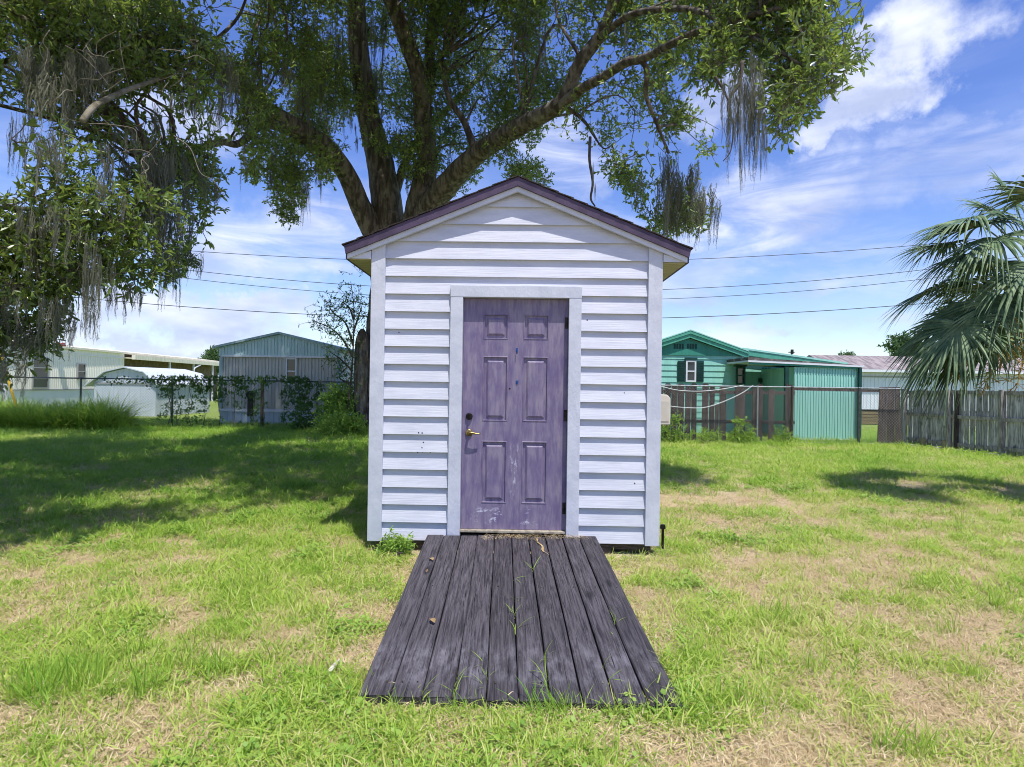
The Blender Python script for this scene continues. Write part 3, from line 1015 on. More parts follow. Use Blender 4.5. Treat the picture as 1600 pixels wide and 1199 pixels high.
mb = MB()
base = Vector((OX, 18, 0))
p, r = catmull([base + Vector((.05, 0, -.3)), base + Vector((0, 0, .25)), base + Vector((-.02, 0, 1.2)), base + Vector((0, 0, 3.0)), base + Vector((.1, 0, 4.6)), base + Vector((.25, 0, 5.6))],
               [1.5, 1.3, 1.16, 1.08, 1.05, .75], 6)
mb.tube(p, r, 18, wob=.05)
mb.build('trunk', BARK, oak, world=True, smooth=True)
limb('dead_stub', [(566, 690, 17.2, 26), (565, 620, 17.2, 25), (565, 545, 17.2, 22), (566, 522, 17.2, 14), (566, 514, 17.2, 5)])
limb('limb', [(610, 430, 18, 70), (588, 372, 17.9, 46), (562, 320, 17.5, 40), (540, 270, 17, 38), (500, 225, 16, 40), (430, 182, 14.5, 36), (395, 152, 13.5, 32), (340, 100, 12, 26), (285, 40, 10.5, 20), (230, -40, 9.5, 14)])
limb('limb', [(452, 200, 15, 22), (410, 195, 13.5, 17), (375, 224, 12, 13), (345, 222, 11, 13), (312, 234, 10, 13), (278, 258, 9.2, 10), (240, 300, 8.3, 8), (200, 350, 7.6, 5)], n=8)
limb('limb', [(618, 440, 18, 66), (606, 330, 18, 60), (594, 255, 18, 52), (574, 170, 17.8, 42), (560, 70, 17.6, 38), (552, -60, 17.4, 30), (535, -200, 17, 20)])
limb('limb', [(640, 440, 17.8, 70), (653, 335, 17.4, 54), (667, 255, 17, 38), (662, 195, 16.8, 35), (655, 125, 16.5, 33), (632, 55, 16, 30), (600, -30, 15.5, 28), (560, -160, 15, 18)])
limb('limb', [(655, 200, 16.8, 26), (672, 120, 17, 22), (672, 60, 17.2, 20), (690, -40, 17.4, 16)], n=8)
limb('limb', [(645, 430, 17.8, 60), (662, 345, 17.2, 54), (690, 300, 16.6, 46), (740, 246, 15.5, 38), (800, 205, 14.2, 34), (862, 172, 13, 31), (885, 148, 12.6, 28), (905, 100, 12.2, 25), (938, 55, 11.8, 23), (960, 0, 11.4, 20), (985, -80, 11, 14)])
limb('limb', [(872, 170, 12.8, 24), (905, 142, 12.2, 19), (940, 122, 11.6, 18), (978, 98, 11, 18), (1005, 92, 10.6, 16), (1040, 74, 10, 15), (1090, 50, 9.2, 14), (1150, 30, 8.4, 12), (1230, 10, 7.7, 9)])
limb('limb', [(1003, 94, 10.6, 10), (1011, 112, 10.6, 11), (1010, 150, 10.8, 9), (1025, 190, 10.9, 7), (1045, 240, 11, 5)], n=7)
limb('limb', [(935, 60, 11.8, 14), (985, 24, 11, 13), (1050, 14, 10, 12), (1100, 20, 9.2, 11), (1135, 42, 8.6, 9), (1200, 70, 7.8, 6), (1265, 110, 7.3, 4)], n=8)
limb('limb', [(745, 243, 15.4, 16), (725, 190, 15.6, 13), (700, 150, 15.8, 10), (690, 90, 16, 8)], n=7)
limb('limb', [(880, 165, 12.8, 10), (905, 182, 12.6, 8), (925, 205, 12.4, 5)], n=6)
limb('limb', [(610, 330, 17.9, 18), (640, 240, 18.4, 16), (700, 170, 18.8, 12), (760, 110, 19, 9), (800, 60, 19, 6)], n=7)
# thin hanging twigs
limb('hanging_twig', [(922, 214, 12, 5), (921, 250, 12, 4.5), (926, 285, 12, 4), (923, 310, 12, 3.5), (930, 323, 12, 2)], n=5, m=TWIGM)
limb('hanging_twig', [(1160, 96, 7.4, 7), (1156, 130, 7.4, 5), (1142, 150, 7.4, 4), (1137, 170, 7.4, 3), (1146, 195, 7.4, 3), (1142, 235, 7.4, 2), (1130, 252, 7.4, 1.4)], n=5, m=TWIGM)
limb('hanging_twig', [(1117, 120, 7.6, 5), (1130, 140, 7.6, 4), (1138, 158, 7.5, 3)], n=5, m=TWIGM)
limb('hanging_twig', [(1150, 150, 7.4, 3), (1154, 170, 7.4, 2.6), (1152, 215, 7.4, 2)], n=5, m=TWIGM)
limb('bare_twig', [(128, 190, 6.4, 9), (142, 172, 6.5, 10), (158, 160, 6.7, 9), (196, 142, 7.2, 8), (250, 122, 7.7, 6), (310, 92, 8.6, 5)], n=7, m=mat('pale_bark', '#8f897c', '#665f50', rough=.9, scale=8))
PALETW = mat('bare_twig_bark', '#8d877e', '#6a645b', rough=.9, scale=20)
for k in range(34):
    a, b = random.uniform(70, 300), random.uniform(40, 150) if k < 24 else random.uniform(150, 260)
    z = random.uniform(5.9, 7.0)
    da, db = random.uniform(-30, 30), random.uniform(-6, 30)
    sp = [(a, b, z, 1.7)]
    for q in range(4):
        a += da + random.uniform(-14, 14); b += db + random.uniform(-12, 12); z += random.uniform(-.08, .08); da *= .8; db *= .9
        sp.append((a, b, z, 1.5 - q * .33))
    limb('bare_twig', sp, n=4, m=PALETW, wob=0)

# foliage: shells of leafy twigs with their own distance
DEPTH_PTS = np.array([(-150, -150, 8.5), (-200, 50, 7.4), (-150, 300, 5.6), (-100, 560, 5.8), (30, 250, 5.6), (30, 450, 6.2), (40, 40, 7.6), (150, 330, 6.3), (150, 450, 6.8), (250, 330, 7.2), (180, 140, 7.2), (290, 110, 7.6), (330, 230, 9.0), (420, 80, 12.5),
                      (430, 290, 15), (520, 180, 17), (600, 110, 18.4), (640, -120, 17), (700, 200, 17.6), (770, 90, 16.6), (850, 230, 15.5), (850, 60, 14.2), (930, 190, 13.4), (960, 60, 12.0), (1040, 40, 10.4), (1060, 280, 11.2), (1000, 260, 11.6),
                      (1150, 80, 8.2), (1230, 150, 7.4), (1340, 60, 7.0), (1300, -100, 6.8), (900, -150, 13), (300, -150, 9)])


def depth_at(x, y):
    d2 = (x[:, None] - DEPTH_PTS[:, 0]) ** 2 + (y[:, None] - DEPTH_PTS[:, 1]) ** 2 + 300
    w = d2 ** -1.6
    return (w * DEPTH_PTS[:, 2]).sum(1) / w.sum(1)


def inside(poly, x, y):
    c = np.zeros(len(x), bool); n = len(poly)
    for i in range(n):
        x1, y1 = poly[i]; x2, y2 = poly[(i + 1) % n]
        if y1 == y2: continue
        hit = ((y1 > y) != (y2 > y)) & (x < (x2 - x1) * (y - y1) / (y2 - y1) + x1)
        c ^= hit
    return c


def to_world(x, y, z):
    M_ = np.array(CAM_R)
    d = np.stack([(x - 800) / F, -(y - 599.5) / F, -np.ones_like(x)], 1) @ M_.T
    t = z / d[:, 1]
    return np.stack([d[:, 0] * t, z, EYE + d[:, 2] * t], 1)


CROWN = [(-260, -260), (1330, -260), (1380, -60), (1366, 20), (1352, 80), (1318, 120), (1290, 158), (1262, 170), (1238, 212), (1222, 216), (1208, 190), (1200, 130), (1165, 104), (1130, 118), (1100, 142), (1076, 110), (1052, 108), (1040, 140),
         (1072, 170), (1100, 205), (1118, 222), (1106, 262), (1112, 312), (1096, 352), (1062, 362), (1040, 338), (1022, 352), (998, 330), (978, 296), (950, 262), (926, 206), (902, 196), (880, 208), (850, 202), (834, 228), (812, 206), (796, 246), (756, 256),
         (736, 292), (702, 300), (690, 258), (660, 300), (640, 286), (618, 240), (588, 226), (558, 214), (528, 236), (512, 290), (490, 262), (474, 282), (470, 318), (452, 352), (428, 330), (430, 268), (396, 282), (372, 246), (350, 250), (352, 280), (322, 300),
         (318, 340), (300, 380), (308, 400), (280, 430), (236, 432), (212, 458), (196, 430), (160, 440), (126, 436), (104, 470), (80, 500), (78, 540), (50, 580), (20, 590), (-40, 600), (-260, 560)]
EXTRA = [[(790, 262), (830, 250), (856, 272), (850, 290), (830, 280), (800, 282)], [(1030, 320), (1058, 340), (1050, 362), (1020, 356), (1012, 336)]]
rng = np.random.default_rng(31)
n0 = 112000
cx = rng.uniform(-260, 1400, n0); cy = rng.uniform(-260, 610, n0)
keep = inside(CROWN, cx, cy)
for e in EXTRA: keep |= inside(e, cx, cy)
cx, cy = cx[keep], cy[keep]
dz = depth_at(cx, cy)
z = dz * (1 + rng.normal(0, .055, len(cx))) + .3
keep = rng.random(len(cx)) < np.clip((z / 15.0) ** 2, 0.03, 1.3)
cx, cy, z = cx[keep], cy[keep], z[keep]
w = to_world(cx, cy, z)
clump = vnoise3(w / 1.15 + 50, 5) * .62 + vnoise3(w / .45 + 70, 6) * .38
# sky windows through the crown: (px, py, half width, half height, how open)
OPEN = [(235, 158, 42, 26, 1.0), (255, 210, 26, 18, .8), (190, 210, 30, 18, .4), (160, 280, 30, 20, .5), (160, 340, 30, 22, .5), (590, 92, 26, 24, .8), (622, 196, 16, 18, .8), (744, 196, 18, 18, .8), (575, 250, 20, 18, .7), (560, 170, 10, 28, .4),
        (640, 330, 25, 14, .5), (700, 250, 20, 20, .5), (1060, 120, 22, 16, .9), (960, 235, 14, 14, .4), (30, 520, 30, 40, .35), (200, 250, 30, 20, .4), (545, 205, 14, 18, .8), (770, 20, 20, 20, .3), (350, 150, 24, 40, .25), (1180, 110, 22, 16, .6), (1010, 250, 26, 30, .35), (1075, 215, 26, 20, .3), (1020, 315, 26, 18, .35), (1100, 300, 14, 30, .3), (430, 250, 30, 14, .35), (480, 255, 18, 16, .4), (905, 190, 20, 12, .4), (1250, 180, 20, 16, .25)]
op = np.zeros(len(cx))
for a, b, rx, ry, s in OPEN:
    op = np.maximum(op, s * np.exp(-(((cx - a) / rx) ** 2 + ((cy - b) / ry) ** 2) ** 1.5))
thr = .482 + op * .5 + np.where((z < 8.5) & (w[:, 0] < 0), -.04, 0)
keep = clump > thr
cx, cy, z, w = cx[keep], cy[keep], z[keep], w[keep]
shed_zone = (np.abs(w[:, 0]) < 1.8) & (w[:, 1] < 9) & (w[:, 2] < 3.8)
w = w[~shed_zone]; z = z[~shed_zone]
# small branches reaching from the limbs into the foliage
random.seed(61)
limb_pts = np.array([tuple(MX[oak] @ v.co) for ob in oak.children if ob.name.startswith('limb') for v in ob.data.vertices])
mb = MB()
for i in rng.choice(len(w), 240, replace=False):
    tgt = Vector(w[i]); d2 = ((limb_pts - w[i]) ** 2).sum(1)
    st = Vector(limb_pts[int(d2.argmin())]); ln = (tgt - st).length
    if ln < .4 or ln > 5.5: continue
    m1 = st.lerp(tgt, .35) + rv(.10 * ln) + Vector((0, 0, .10 * ln)); m2 = st.lerp(tgt, .7) + rv(.09 * ln) + Vector((0, 0, .08 * ln))
    r0 = .012 + .012 * ln
    p_, r_ = catmull([st, m1, m2, tgt], [r0, r0 * .7, r0 * .45, .006], 4)
    mb.tube(p_, r_, 5, cap=False)
    for _ in range(3):
        q_ = random.choice(p_[4:]); e_ = q_ + rv(.35); mb.tube([q_, q_.lerp(e_, .5) + rv(.06), e_], [r0 * .35, r0 * .25, .004], 4, cap=False)
tag(mb.build('branches', BARK, oak, world=True, smooth=True), kind='stuff')
tint = vnoise3(w / .9 + 11, 9) * .7 + rng.random(len(w)) * .3
near = z < 7.6
print('oak twigs', len(w), 'near', near.sum())
o = scatter_random('crown', w[~near], .95, tint[~near], OAK_SRC, 5, .8, oak); tag(o, kind='stuff')
o = scatter_random('crown', w[near], .80, tint[near], BIGLEAF_SRC, 4, .8, oak); tag(o, kind='stuff')
# the part of the crown that hangs above the picture and shades the lawn
n1 = 7600
hx = rng.uniform(-13, .3, n1); hy = rng.uniform(3.6, 17, n1); hz = rng.uniform(7.4, 11.5, n1)
top = EYE + 620 / F * hy
hw = np.stack([hx, hy, np.maximum(hz, top + rng.uniform(.2, 2.5, n1))], 1)
k2 = vnoise3(hw / 1.7 + 33, 15) > .45
t_ = np.maximum(0, (5.0 - hw[:, 1]) / .351)                # never between the sun and the front of the shed
k2 &= ~((np.abs(hw[:, 0] - .179 * t_) < 2.0) & (hw[:, 1] < 5.6) & (hw[:, 2] - t_ < 3.9))
lx_, ly_ = hw[:, 0] - .179 * hw[:, 2], hw[:, 1] + .351 * hw[:, 2]
k2 &= lx_ < np.interp(ly_, [3.5, 5, 6.0, 6.9, 9, 11, 14], [-5.4, -4.5, -3.8, -2.5, -.7, .5, .9])
hw = hw[k2]
n2 = 9000
gx, gy, gz = rng.uniform(-10, -2.6, n2), rng.uniform(.6, 5.5, n2), rng.uniform(3.2, 8.0, n2)
gw = np.stack([gx, gy, gz], 1)
k3 = (gx < -.88 * gy - .15) | (gz > EYE + .66 * gy + .5)
k3 &= (gx - .179 * gz) < np.interp(gy + .351 * gz, [2, 3.5, 5, 6.0, 6.9, 9], [-6.4, -5.4, -4.5, -3.8, -2.8, -1.5])
k3 &= vnoise3(gw / 1.5 + 33, 18) > .50
hw = np.concatenate([hw, gw[k3][:2600]])
# keep the low left branch itself in the sun
hit = np.zeros(len(hw), bool)
for yy_ in (5.7, 6.3, 6.9):
    t_ = (yy_ - hw[:, 1]) / .351; hh_ = hw[:, 2] - t_
    hit |= (t_ > 0) & (hh_ > 2.2) & (hh_ < 4.8) & (hw[:, 0] - .179 * t_ < -3.2) & (hw[:, 0] - .179 * t_ > -5.6)
hw = hw[~hit]
o = scatter_random('crown', hw, 2.0, rng.random(len(hw)), OAK_SRC, 5, .8, oak); tag(o, kind='stuff')

# Spanish moss
MOSS_L, MOSS_R = [], []


def moss(lst, px, py, Y, length, width, n=3):
    for _ in range(n):
        p = P(px + random.gauss(0, width * .55), py + random.gauss(0, 16), Y + random.gauss(0, .2))
        s = Y / F
        ln = length * s * random.uniform(.35, 1.05)
        wd = width * s / .22 * random.uniform(.3, .65)
        lst.append((p, (wd, wd, ln)))


for a in [(125, 400, 6.4, 150, 34, 5), (60, 330, 6.0, 120, 40, 6), (20, 470, 6.0, 110, 40, 5), (75, 480, 6.3, 80, 30, 3), (255, 250, 7.6, 150, 60, 9), (285, 300, 7.8, 130, 40, 6), (210, 440, 7.0, 60, 30, 3), (270, 400, 7.6, 90, 30, 4), (100, 120, 6.6, 120, 50, 7), (80, 80, 6.4, 110, 50, 6),
          (160, 100, 6.8, 90, 44, 4), (150, 250, 6.4, 70, 30, 3), (205, 210, 7, 80, 30, 3), (345, 110, 10, 110, 44, 6), (370, 150, 11, 90, 40, 4), (330, 60, 9.6, 100, 40, 4), (420, 110, 12, 90, 40, 4), (300, 170, 8.4, 80, 30, 3), (15, 540, 6.0, 80, 40, 4), (130, 470, 6.6, 90, 26, 4), (225, 470, 7.2, 50, 14, 2),
          (60, 200, 5.8, 110, 40, 4), (180, 330, 6.8, 80, 34, 3), (240, 340, 7.4, 110, 36, 5)]:
    moss(MOSS_L, *a)
for a in [(1168, 100, 7.5, 150, 26, 7), (1160, 140, 7.4, 130, 24, 5), (1192, 205, 7.4, 90, 10, 4), (1180, 140, 7.4, 120, 26, 4), (1208, 130, 7.4, 80, 26, 3), (1150, 170, 7.4, 120, 16, 3), (1060, 270, 11, 120, 40, 8), (1085, 300, 11, 90, 30, 5), (1052, 320, 11, 70, 16, 3), (1075, 340, 11, 55, 10, 3), (1040, 250, 11, 90, 26, 4), (1000, 300, 11.4, 60, 20, 3),
          (522, 60, 16, 200, 16, 5), (520, 180, 16, 80, 12, 3), (580, 110, 17.4, 120, 20, 4), (596, 200, 17.6, 90, 24, 4), (630, 270, 17, 60, 20, 3), (432, 250, 14.5, 60, 12, 3), (455, 285, 14.8, 60, 12, 3), (500, 270, 16, 40, 10, 2), (560, 225, 17, 50, 10, 2), (820, 20, 14, 80, 22, 3), (975, 40, 11.6, 60, 16, 3), (925, 270, 12, 50, 8, 2), (760, 190, 15, 60, 16, 2),
          (690, 220, 16.5, 60, 20, 3), (640, 10, 16, 90, 22, 3), (470, 120, 15, 120, 24, 4), (440, 60, 13.5, 100, 24, 4), (385, 220, 12, 60, 18, 3), (1260, 130, 7.3, 60, 20, 2), (1300, 90, 7.2, 50, 20, 2), (480, 270, 15.2, 70, 12, 3), (590, 30, 17, 110, 24, 3)]:
    moss(MOSS_R, *a)
for lst, nm, lb in ((MOSS_L, 'spanish_moss', 'grey moss trailing from the low leafy oak branch above the cream trailer'), (MOSS_R, 'spanish_moss', 'grey moss hanging in beards from the oak limbs behind and beside the shed roof')):
    pts = np.array([tuple(p) for p, s in lst]); sc = np.array([s for p, s in lst])
    n = len(pts)
    o = scatter(nm, pts, np.stack([rng.normal(0, .05, n), rng.normal(0, .05, n), rng.uniform(0, 6.28, n)], 1), sc, rng.random(n), rng.integers(0, 6, n), MOSS_SRC)
    tag(o, lb, 'moss', kind='stuff')

# ------------------------------------------------------------------ young tree and shrubs beside the trunk
random.seed(3)
sp = P(536, 660, 17.0)
sap = thing('sapling', 'thin young tree with sparse leaves left of the oak trunk', 'tree', (sp.x, 17.0, 0))
tips = []


def branch(spec, n=5):
    pts = [P(a, b, 17.0 + random.uniform(-.25, .25)) for a, b in spec]
    p, r = catmull(pts, list(np.linspace(.035, .008, len(pts))), 4)
    mb = MB(); mb.tube(p, r, n); mb.build('branch', TWIGM, sap, world=True)
    tips.extend(p[3:])


branch([(540, 668), (548, 600), (552, 540), (553, 480), (548, 440)])
for s in [[(552, 560), (535, 530), (515, 512), (486, 500)], [(552, 540), (540, 505), (520, 488), (510, 470)], [(551, 580), (530, 560), (512, 548)], [(552, 520), (560, 495), (566, 478)], [(550, 600), (530, 590), (545, 570)], [(553, 500), (545, 480), (530, 470)]]: branch(s)
pts = []
for t in tips:
    for _ in range(4): pts.append(tuple(t + rv(.16)))
o = scatter_random('crown', np.array(pts), .78, rng.random(len(pts)), SPRIG_SRC, 4, .6, sap); tag(o, kind='stuff')


def bush(label, px0, px1, py0, py1, Y, depth, n, scale, coll, nvar, tintmu=.5, name='shrub', cat='shrub'):
    a = P(px0, py1, Y); b = P(px1, py0, Y)
    c = (a + b) / 2
    t = thing(name, label, cat, (c.x, Y, 0))
    mb = MB()
    for k in range(5):
        mb.tube([(random.uniform(-.1, .1), random.uniform(-.1, .1), 0), (random.uniform(-.4, .4) * (b.x - a.x), random.uniform(-.2, .2), b.z * .45)], [.015, .005], 5)
    mb.build('stem', TWIGM, t)
    u = rng.uniform(-1, 1, (n * 3, 3)); u = u[(u[:, 0] ** 2 + u[:, 1] ** 2 + np.maximum(u[:, 2], 0) ** 2) < 1][:n]
    zt = b.z
    q = np.stack([c.x + u[:, 0] * (b.x - a.x) / 2, Y + u[:, 1] * depth, np.clip((u[:, 2] + 1) / 2 * zt, .03, None)], 1)
    nz = vnoise3(q / .35 + 20, 8)
    q = q[nz > .38]
    o = scatter_random('foliage', q, scale, np.clip(rng.normal(tintmu, .22, len(q)), 0, 1), coll, nvar, .7, t); tag(o, kind='stuff')
    return t


bush('dark leafy shrub by the fence left of the trunk base', 455, 500, 615, 674, 17.9, .5, 190, .8, VINE_SRC, 3, .3)
bush('bright green weedy bush at the foot of the oak trunk', 492, 562, 604, 672, 17.2, .55, 330, .9, WEED_SRC, 3, .45)
bush('pale green low weeds spilling onto the lawn by the trunk', 490, 575, 645, 678, 16.4, .5, 260, .7, WEED_SRC, 3, .8, 'weed_clump', 'weeds')

# tall grass along the left fence
q = []
for k in range(1500):
    px = rng.uniform(-90, 205); Y = rng.uniform(16.9, 18.1)
    p = P(px, 640, Y)
    if px > 150 and rng.random() < (px - 150) / 60: continue
    q.append((p.x, Y, 0))
q = np.array(q)
sc = .50 + fbm2(q[:, 0], q[:, 1], 1.4, 77) * .75
sc *= np.where((q[:, 0] > P(185, 640, 17.5).x), .7, 1)
o = scatter_random('tall_grass', q, sc, np.clip(rng.normal(.45, .22, len(q)), 0, .8), REED_SRC, 3, .16)
tag(o, 'tall uncut grass growing along the chain link fence below the cream trailer', 'grass', kind='stuff')

# ------------------------------------------------------------------ chain link fences
def chain_fence(label, x0, x1, Y, top, posts, wire_m, spacing, rail_r=.021, wire_r=.0027, bottom=.04):
    t = thing('chain_link_fence', label, 'fence', ((x0 + x1) / 2, Y, 0))
    for (x, r, m, hgt) in posts:
        mb = MB(); mb.tube([(x, Y - .045, -.1), (x, Y - .045, hgt)], r, 8)
        mb.tube([(x, Y - .045, hgt), (x, Y - .045, hgt + .03)], [r * 1.15, r * .5], 8)
        mb.build('post', m, t, world=True, smooth=False)
    mb = MB(); mb.tube([(x0, Y, top - .01), (x1, Y, top - .01)], rail_r, 8); mb.build('top_rail', wire_m, t, world=True)
    mb = MB()
    hgt = top - bottom
    x = x0 - hgt
    while x < x1:
        for s in (1, -1):
            a, b = (x, x + hgt)
            za, zb = (bottom, top) if s > 0 else (top, bottom)
            # clip to the fence length
            aa, bb = max(a, x0), min(b, x1)
            if bb - aa < .02: continue
            z1 = za + (zb - za) * (aa - a) / hgt; z2 = za + (zb - za) * (bb - a) / hgt
            mb.tube([(aa, Y + s * .003, z1), (bb, Y + s * .003, z2)], wire_r, 3, cap=False)
        x += spacing
    mb.tube([(x0, Y, bottom), (x1, Y, bottom)], wire_r * 1.3, 4)
    tag(mb.build('wire_mesh', wire_m, t, world=True), kind='stuff')
    return t


LFY = 18.3
xl0, xl1 = P(-90, 600, LFY).x, P(556, 600, LFY).x
lp = [(P(a, 600, LFY).x, .028, WIREM, 1.50) for a in (-15, 128, 271, 540)]
lp.append((P(411, 600, LFY).x, .05, DARKWOOD, 1.44))
chain_fence('dark chain link fence overgrown with vines on the oak side of the shed', xl0, xl1, LFY, 1.50, lp, WIREM, .085)
RFY = 15.8
xr0, xr1 = P(960, 600, RFY).x, P(1418, 600, RFY).x
rp = [(P(a, 600, RFY).x, r, m, 1.52) for a, r, m in ((1183, .022, WIREL), (1237, .038, DARKWOOD), (1341, .034, WIREM), (1000, .025, WIREL))]
chain_fence('pale chain link fence in front of the mint green house', xr0, xr1, RFY, 1.53, rp, WIREL, .075, .02, .0022)

# vines on the left fence
q = []
for px0, px1, py0, py1, n in ((245, 330, 588, 612, 330), (250, 325, 600, 660, 260), (335, 385, 588, 630, 230), (340, 385, 600, 668, 70), (392, 404, 592, 668, 80), (405, 418, 592, 668, 50), (440, 452, 594, 665, 70), (455, 485, 590, 655, 260), (470, 500, 592, 603, 60), (492, 508, 600, 660, 80),
                              (538, 552, 598, 640, 60), (160, 250, 588, 600, 70), (330, 470, 588, 600, 150), (255, 330, 640, 668, 50), (225, 245, 592, 610, 20)):
    for k in range(int(n * 1.7)):
        f = rng.random()
        py = py0 + (py1 - py0) * f ** 1.2
        p = P(rng.uniform(px0, px1) + 4 * math.sin(py * .2), py, LFY - .05 + rng.normal(0, .07))
        q.append(tuple(p))
q = np.array(q); q[:, 2] = np.maximum(q[:, 2], .05)
q = q[vnoise3(q / .22 + 9, 3) > .36]
n = len(q)
vt = thing('fence_vine', 'leafy vine draped over the dark chain link fence', 'vine', (float(q[:, 0].mean()), LFY - .05, 0))
o = scatter('foliage', q, np.stack([rng.normal(1.2, .5, n), rng.normal(0, .5, n), rng.uniform(0, 6.28, n)], 1), np.repeat(rng.uniform(.28, .62, n)[:, None], 3, 1), np.clip(rng.normal(.4, .3, n), 0, 1), rng.integers(0, 3, n), VINE_SRC, vt)
tag(o, kind='stuff')
mb = MB()
for px in (262, 280, 298, 318, 345, 362, 398, 410, 446, 470, 480, 500):
    pts = [P(px + random.uniform(-5, 5), py, LFY - .03) for py in (668, 650, 630, 610, 592)]
    mb.tube(pts, [.012, .011, .01, .008, .006], 5)
mb.build('stem', TWIGM, vt, world=True)

# ------------------------------------------------------------------ dark picket remains behind the right fence
PFY = 16.15
DARKPICK = mat('old_dark_picket', '#5a4f4b', '#3a3231', rough=.9, scale=5, stretch=(6, 6, .8), bump_s=.6, dirt='#857a74', dirt_scale=5, dirt_lo=.6, jitter=.25)
pf = thing('picket_fence', 'broken dark picket fence with gaps before the mint green house', 'fence', (P(1130, 600, PFY).x, PFY, 0))
random.seed(17)
px = 985.0
pk = []
while px < 1090: pk.append((px, px + random.uniform(8, 10.5), 0)); px = pk[-1][1] + random.uniform(.6, 1.6)
pk += [(1097, 1107, 0), (1108, 1116, 2), (1117, 1123, 30), (1125, 1135.5, 1), (1148, 1156, 0), (1157, 1164.5, 2), (1176, 1183, 4), (1184, 1192, 0), (1201, 1210, 6), (1228, 1232, 0), (1233, 1239, -2)]
for i, (a, b, dt) in enumerate(pk):
    z1 = P((a + b) / 2, 601 + dt + random.uniform(-2, 3), PFY).z
    xa, xb = P(a, 600, PFY).x, P(b, 600, PFY).x
    c = (xb - xa) * .2
    mb = MB(); tl = random.uniform(-.02, .02)
    mb.prism([(xa, .03), (xb, .03), (xb + tl, z1 - c), (xb + tl - c, z1), (xa + tl + c, z1), (xa + tl, z1 - c)], PFY - .009, PFY + .009)
    mb.build('picket', DARKPICK, pf, world=True)
for zz_ in (.55, 1.36):
    mb = MB(); mb.box(P(975, 600, PFY).x, P(1243, 600, PFY).x, PFY + .0095, PFY + .045, zz_ - .045, zz_ + .045); mb.build('rail', DARKPICK, pf, world=True)

WHITECORD = mat('white_cord', '#d8dadd', rough=.6)
for spec, lb in (([(1033, 604), (1060, 610), (1095, 611.5), (1130, 608), (1162, 602)], 'upper white cord looped slackly along the dark pickets'),
                 ([(1040, 634), (1070, 637), (1100, 637), (1130, 628), (1160, 614), (1177, 602)], 'lower white cord sagging across the dark pickets')):
    p, r = catmull([P(a, b, RFY - .06) for a, b in spec], [.010] * len(spec), 5)
    mb = MB(); mb.tube(p, r, 6)
    tag(mb.build('cord', WHITECORD), lb, 'cord', 'white cords on the pickets')

# leaning dark boards and the loose rail behind the chain link
lb_ = thing('leaning_fence', 'dark weathered three board fence section leaning beside the grey fence post', 'fence section', (P(1390, 690, 15.9).x, 15.95, 0))
for (a0, b0, a1, b1) in ((1370.5, 1384.5, 1379, 1391), (1385.5, 1397, 1392, 1403), (1398, 1409, 1404, 1411)):
    Yp = 15.95
    v0, v1 = P(a0, 690, Yp), P(b0, 690, Yp); t0, t1 = P(a1, 605, Yp), P(b1, 605, Yp)
    mb = MB(); mb.ext([(v0.x, Yp - .01, .0), (v1.x, Yp - .01, .0), (t1.x, Yp + .12, t1.z), (t0.x, Yp + .12, t0.z)], (0, .022, 0))
    mb.build('board', DARKPICK, lb_, world=True)
lr = MB(); lr.bar(P(1240, 608, 16.2), P(1376, 611, 16.2), .035, .075)
tag(lr.build('loose_board', DARKPICK), 'long dark board lying along the top of the mint panel fence', 'board')

# ------------------------------------------------------------------ weathered grey board fence on the right
GREYPICK = mat('weathered_grey_board', '#c3c1c1', '#828080', rough=.9, scale=5, stretch=(7, 7, .7), lohi=(.35, .65), bump_s=.6, dirt='#585554', dirt_scale=3.0, dirt_lo=.54, jitter=.26)
GREYPOST = mat('weathered_grey_post', '#aaa49e', '#756f6a', rough=.9, scale=6, stretch=(4, 4, .7), bump_s=.6, dirt='#46413e', dirt_scale=4, dirt_lo=.58, jitter=.1)
A = G(1414, 695); B = G(1600, 716.5)
A = Vector((A.x, A.y, 0)); B = Vector((B.x, B.y, 0))
dirf = (B - A).normalized(); nf = Vector((dirf.y, -dirf.x, 0))
if nf.dot(Vector((0, -1, 0))) < 0: nf = -nf
flen = (B - A).length + 3.2
wf = thing('board_fence', 'weathered grey vertical board fence under the palm', 'fence', tuple(A))
random.seed(23)
d = .06
TOPZ = 1.50
while d < flen:
    w_ = random.uniform(.135, .15)
    p0 = A + dirf * d; p1 = A + dirf * (d + w_ - random.uniform(.010, .026))
    off = -nf * random.uniform(.021, .038)
    hz_ = TOPZ + random.uniform(-.03, .015); bz = random.uniform(.02, .09)
    mb = MB()
    mb.ext([p0 + off + Vector((0, 0, bz)), p1 + off + Vector((0, 0, bz + random.uniform(-.01, .01))), p1 + off + Vector((0, 0, hz_)), p0 + off + Vector((0, 0, hz_ - random.uniform(-.01, .01)))], -nf * .018)
    mb.build('board', GREYPICK, wf, world=True)
    d += w_
posts_d = [0.0, 1.28, 2.56, 3.9, 5.2]
for i in range(len(posts_d) - 1):
    for zc in (.17, .83, 1.44):
        a = A + dirf * (posts_d[i] + .04) + Vector((0, 0, zc + random.uniform(-.02, .02))); b = A + dirf * (posts_d[i + 1] - .04) + Vector((0, 0, zc + random.uniform(-.02, .02)))
        mb = MB(); mb.bar(a, b, .038, .085); mb.build('rail', GREYPOST, wf, world=True)
for i, pd in enumerate(posts_d):
    if pd > flen: continue
    q_ = A + dirf * pd + nf * .03
    s = .11 if i == 0 else .085
    mb = MB(); mb.bar(q_ + Vector((0, 0, -.1)), q_ + Vector((random.uniform(-.02, .02), 0, TOPZ + .02)), s, s, up=(0, 1, 0)); mb.build('post', GREYPOST, wf, world=True)
q_ = A + dirf * 1.47 + nf * .02
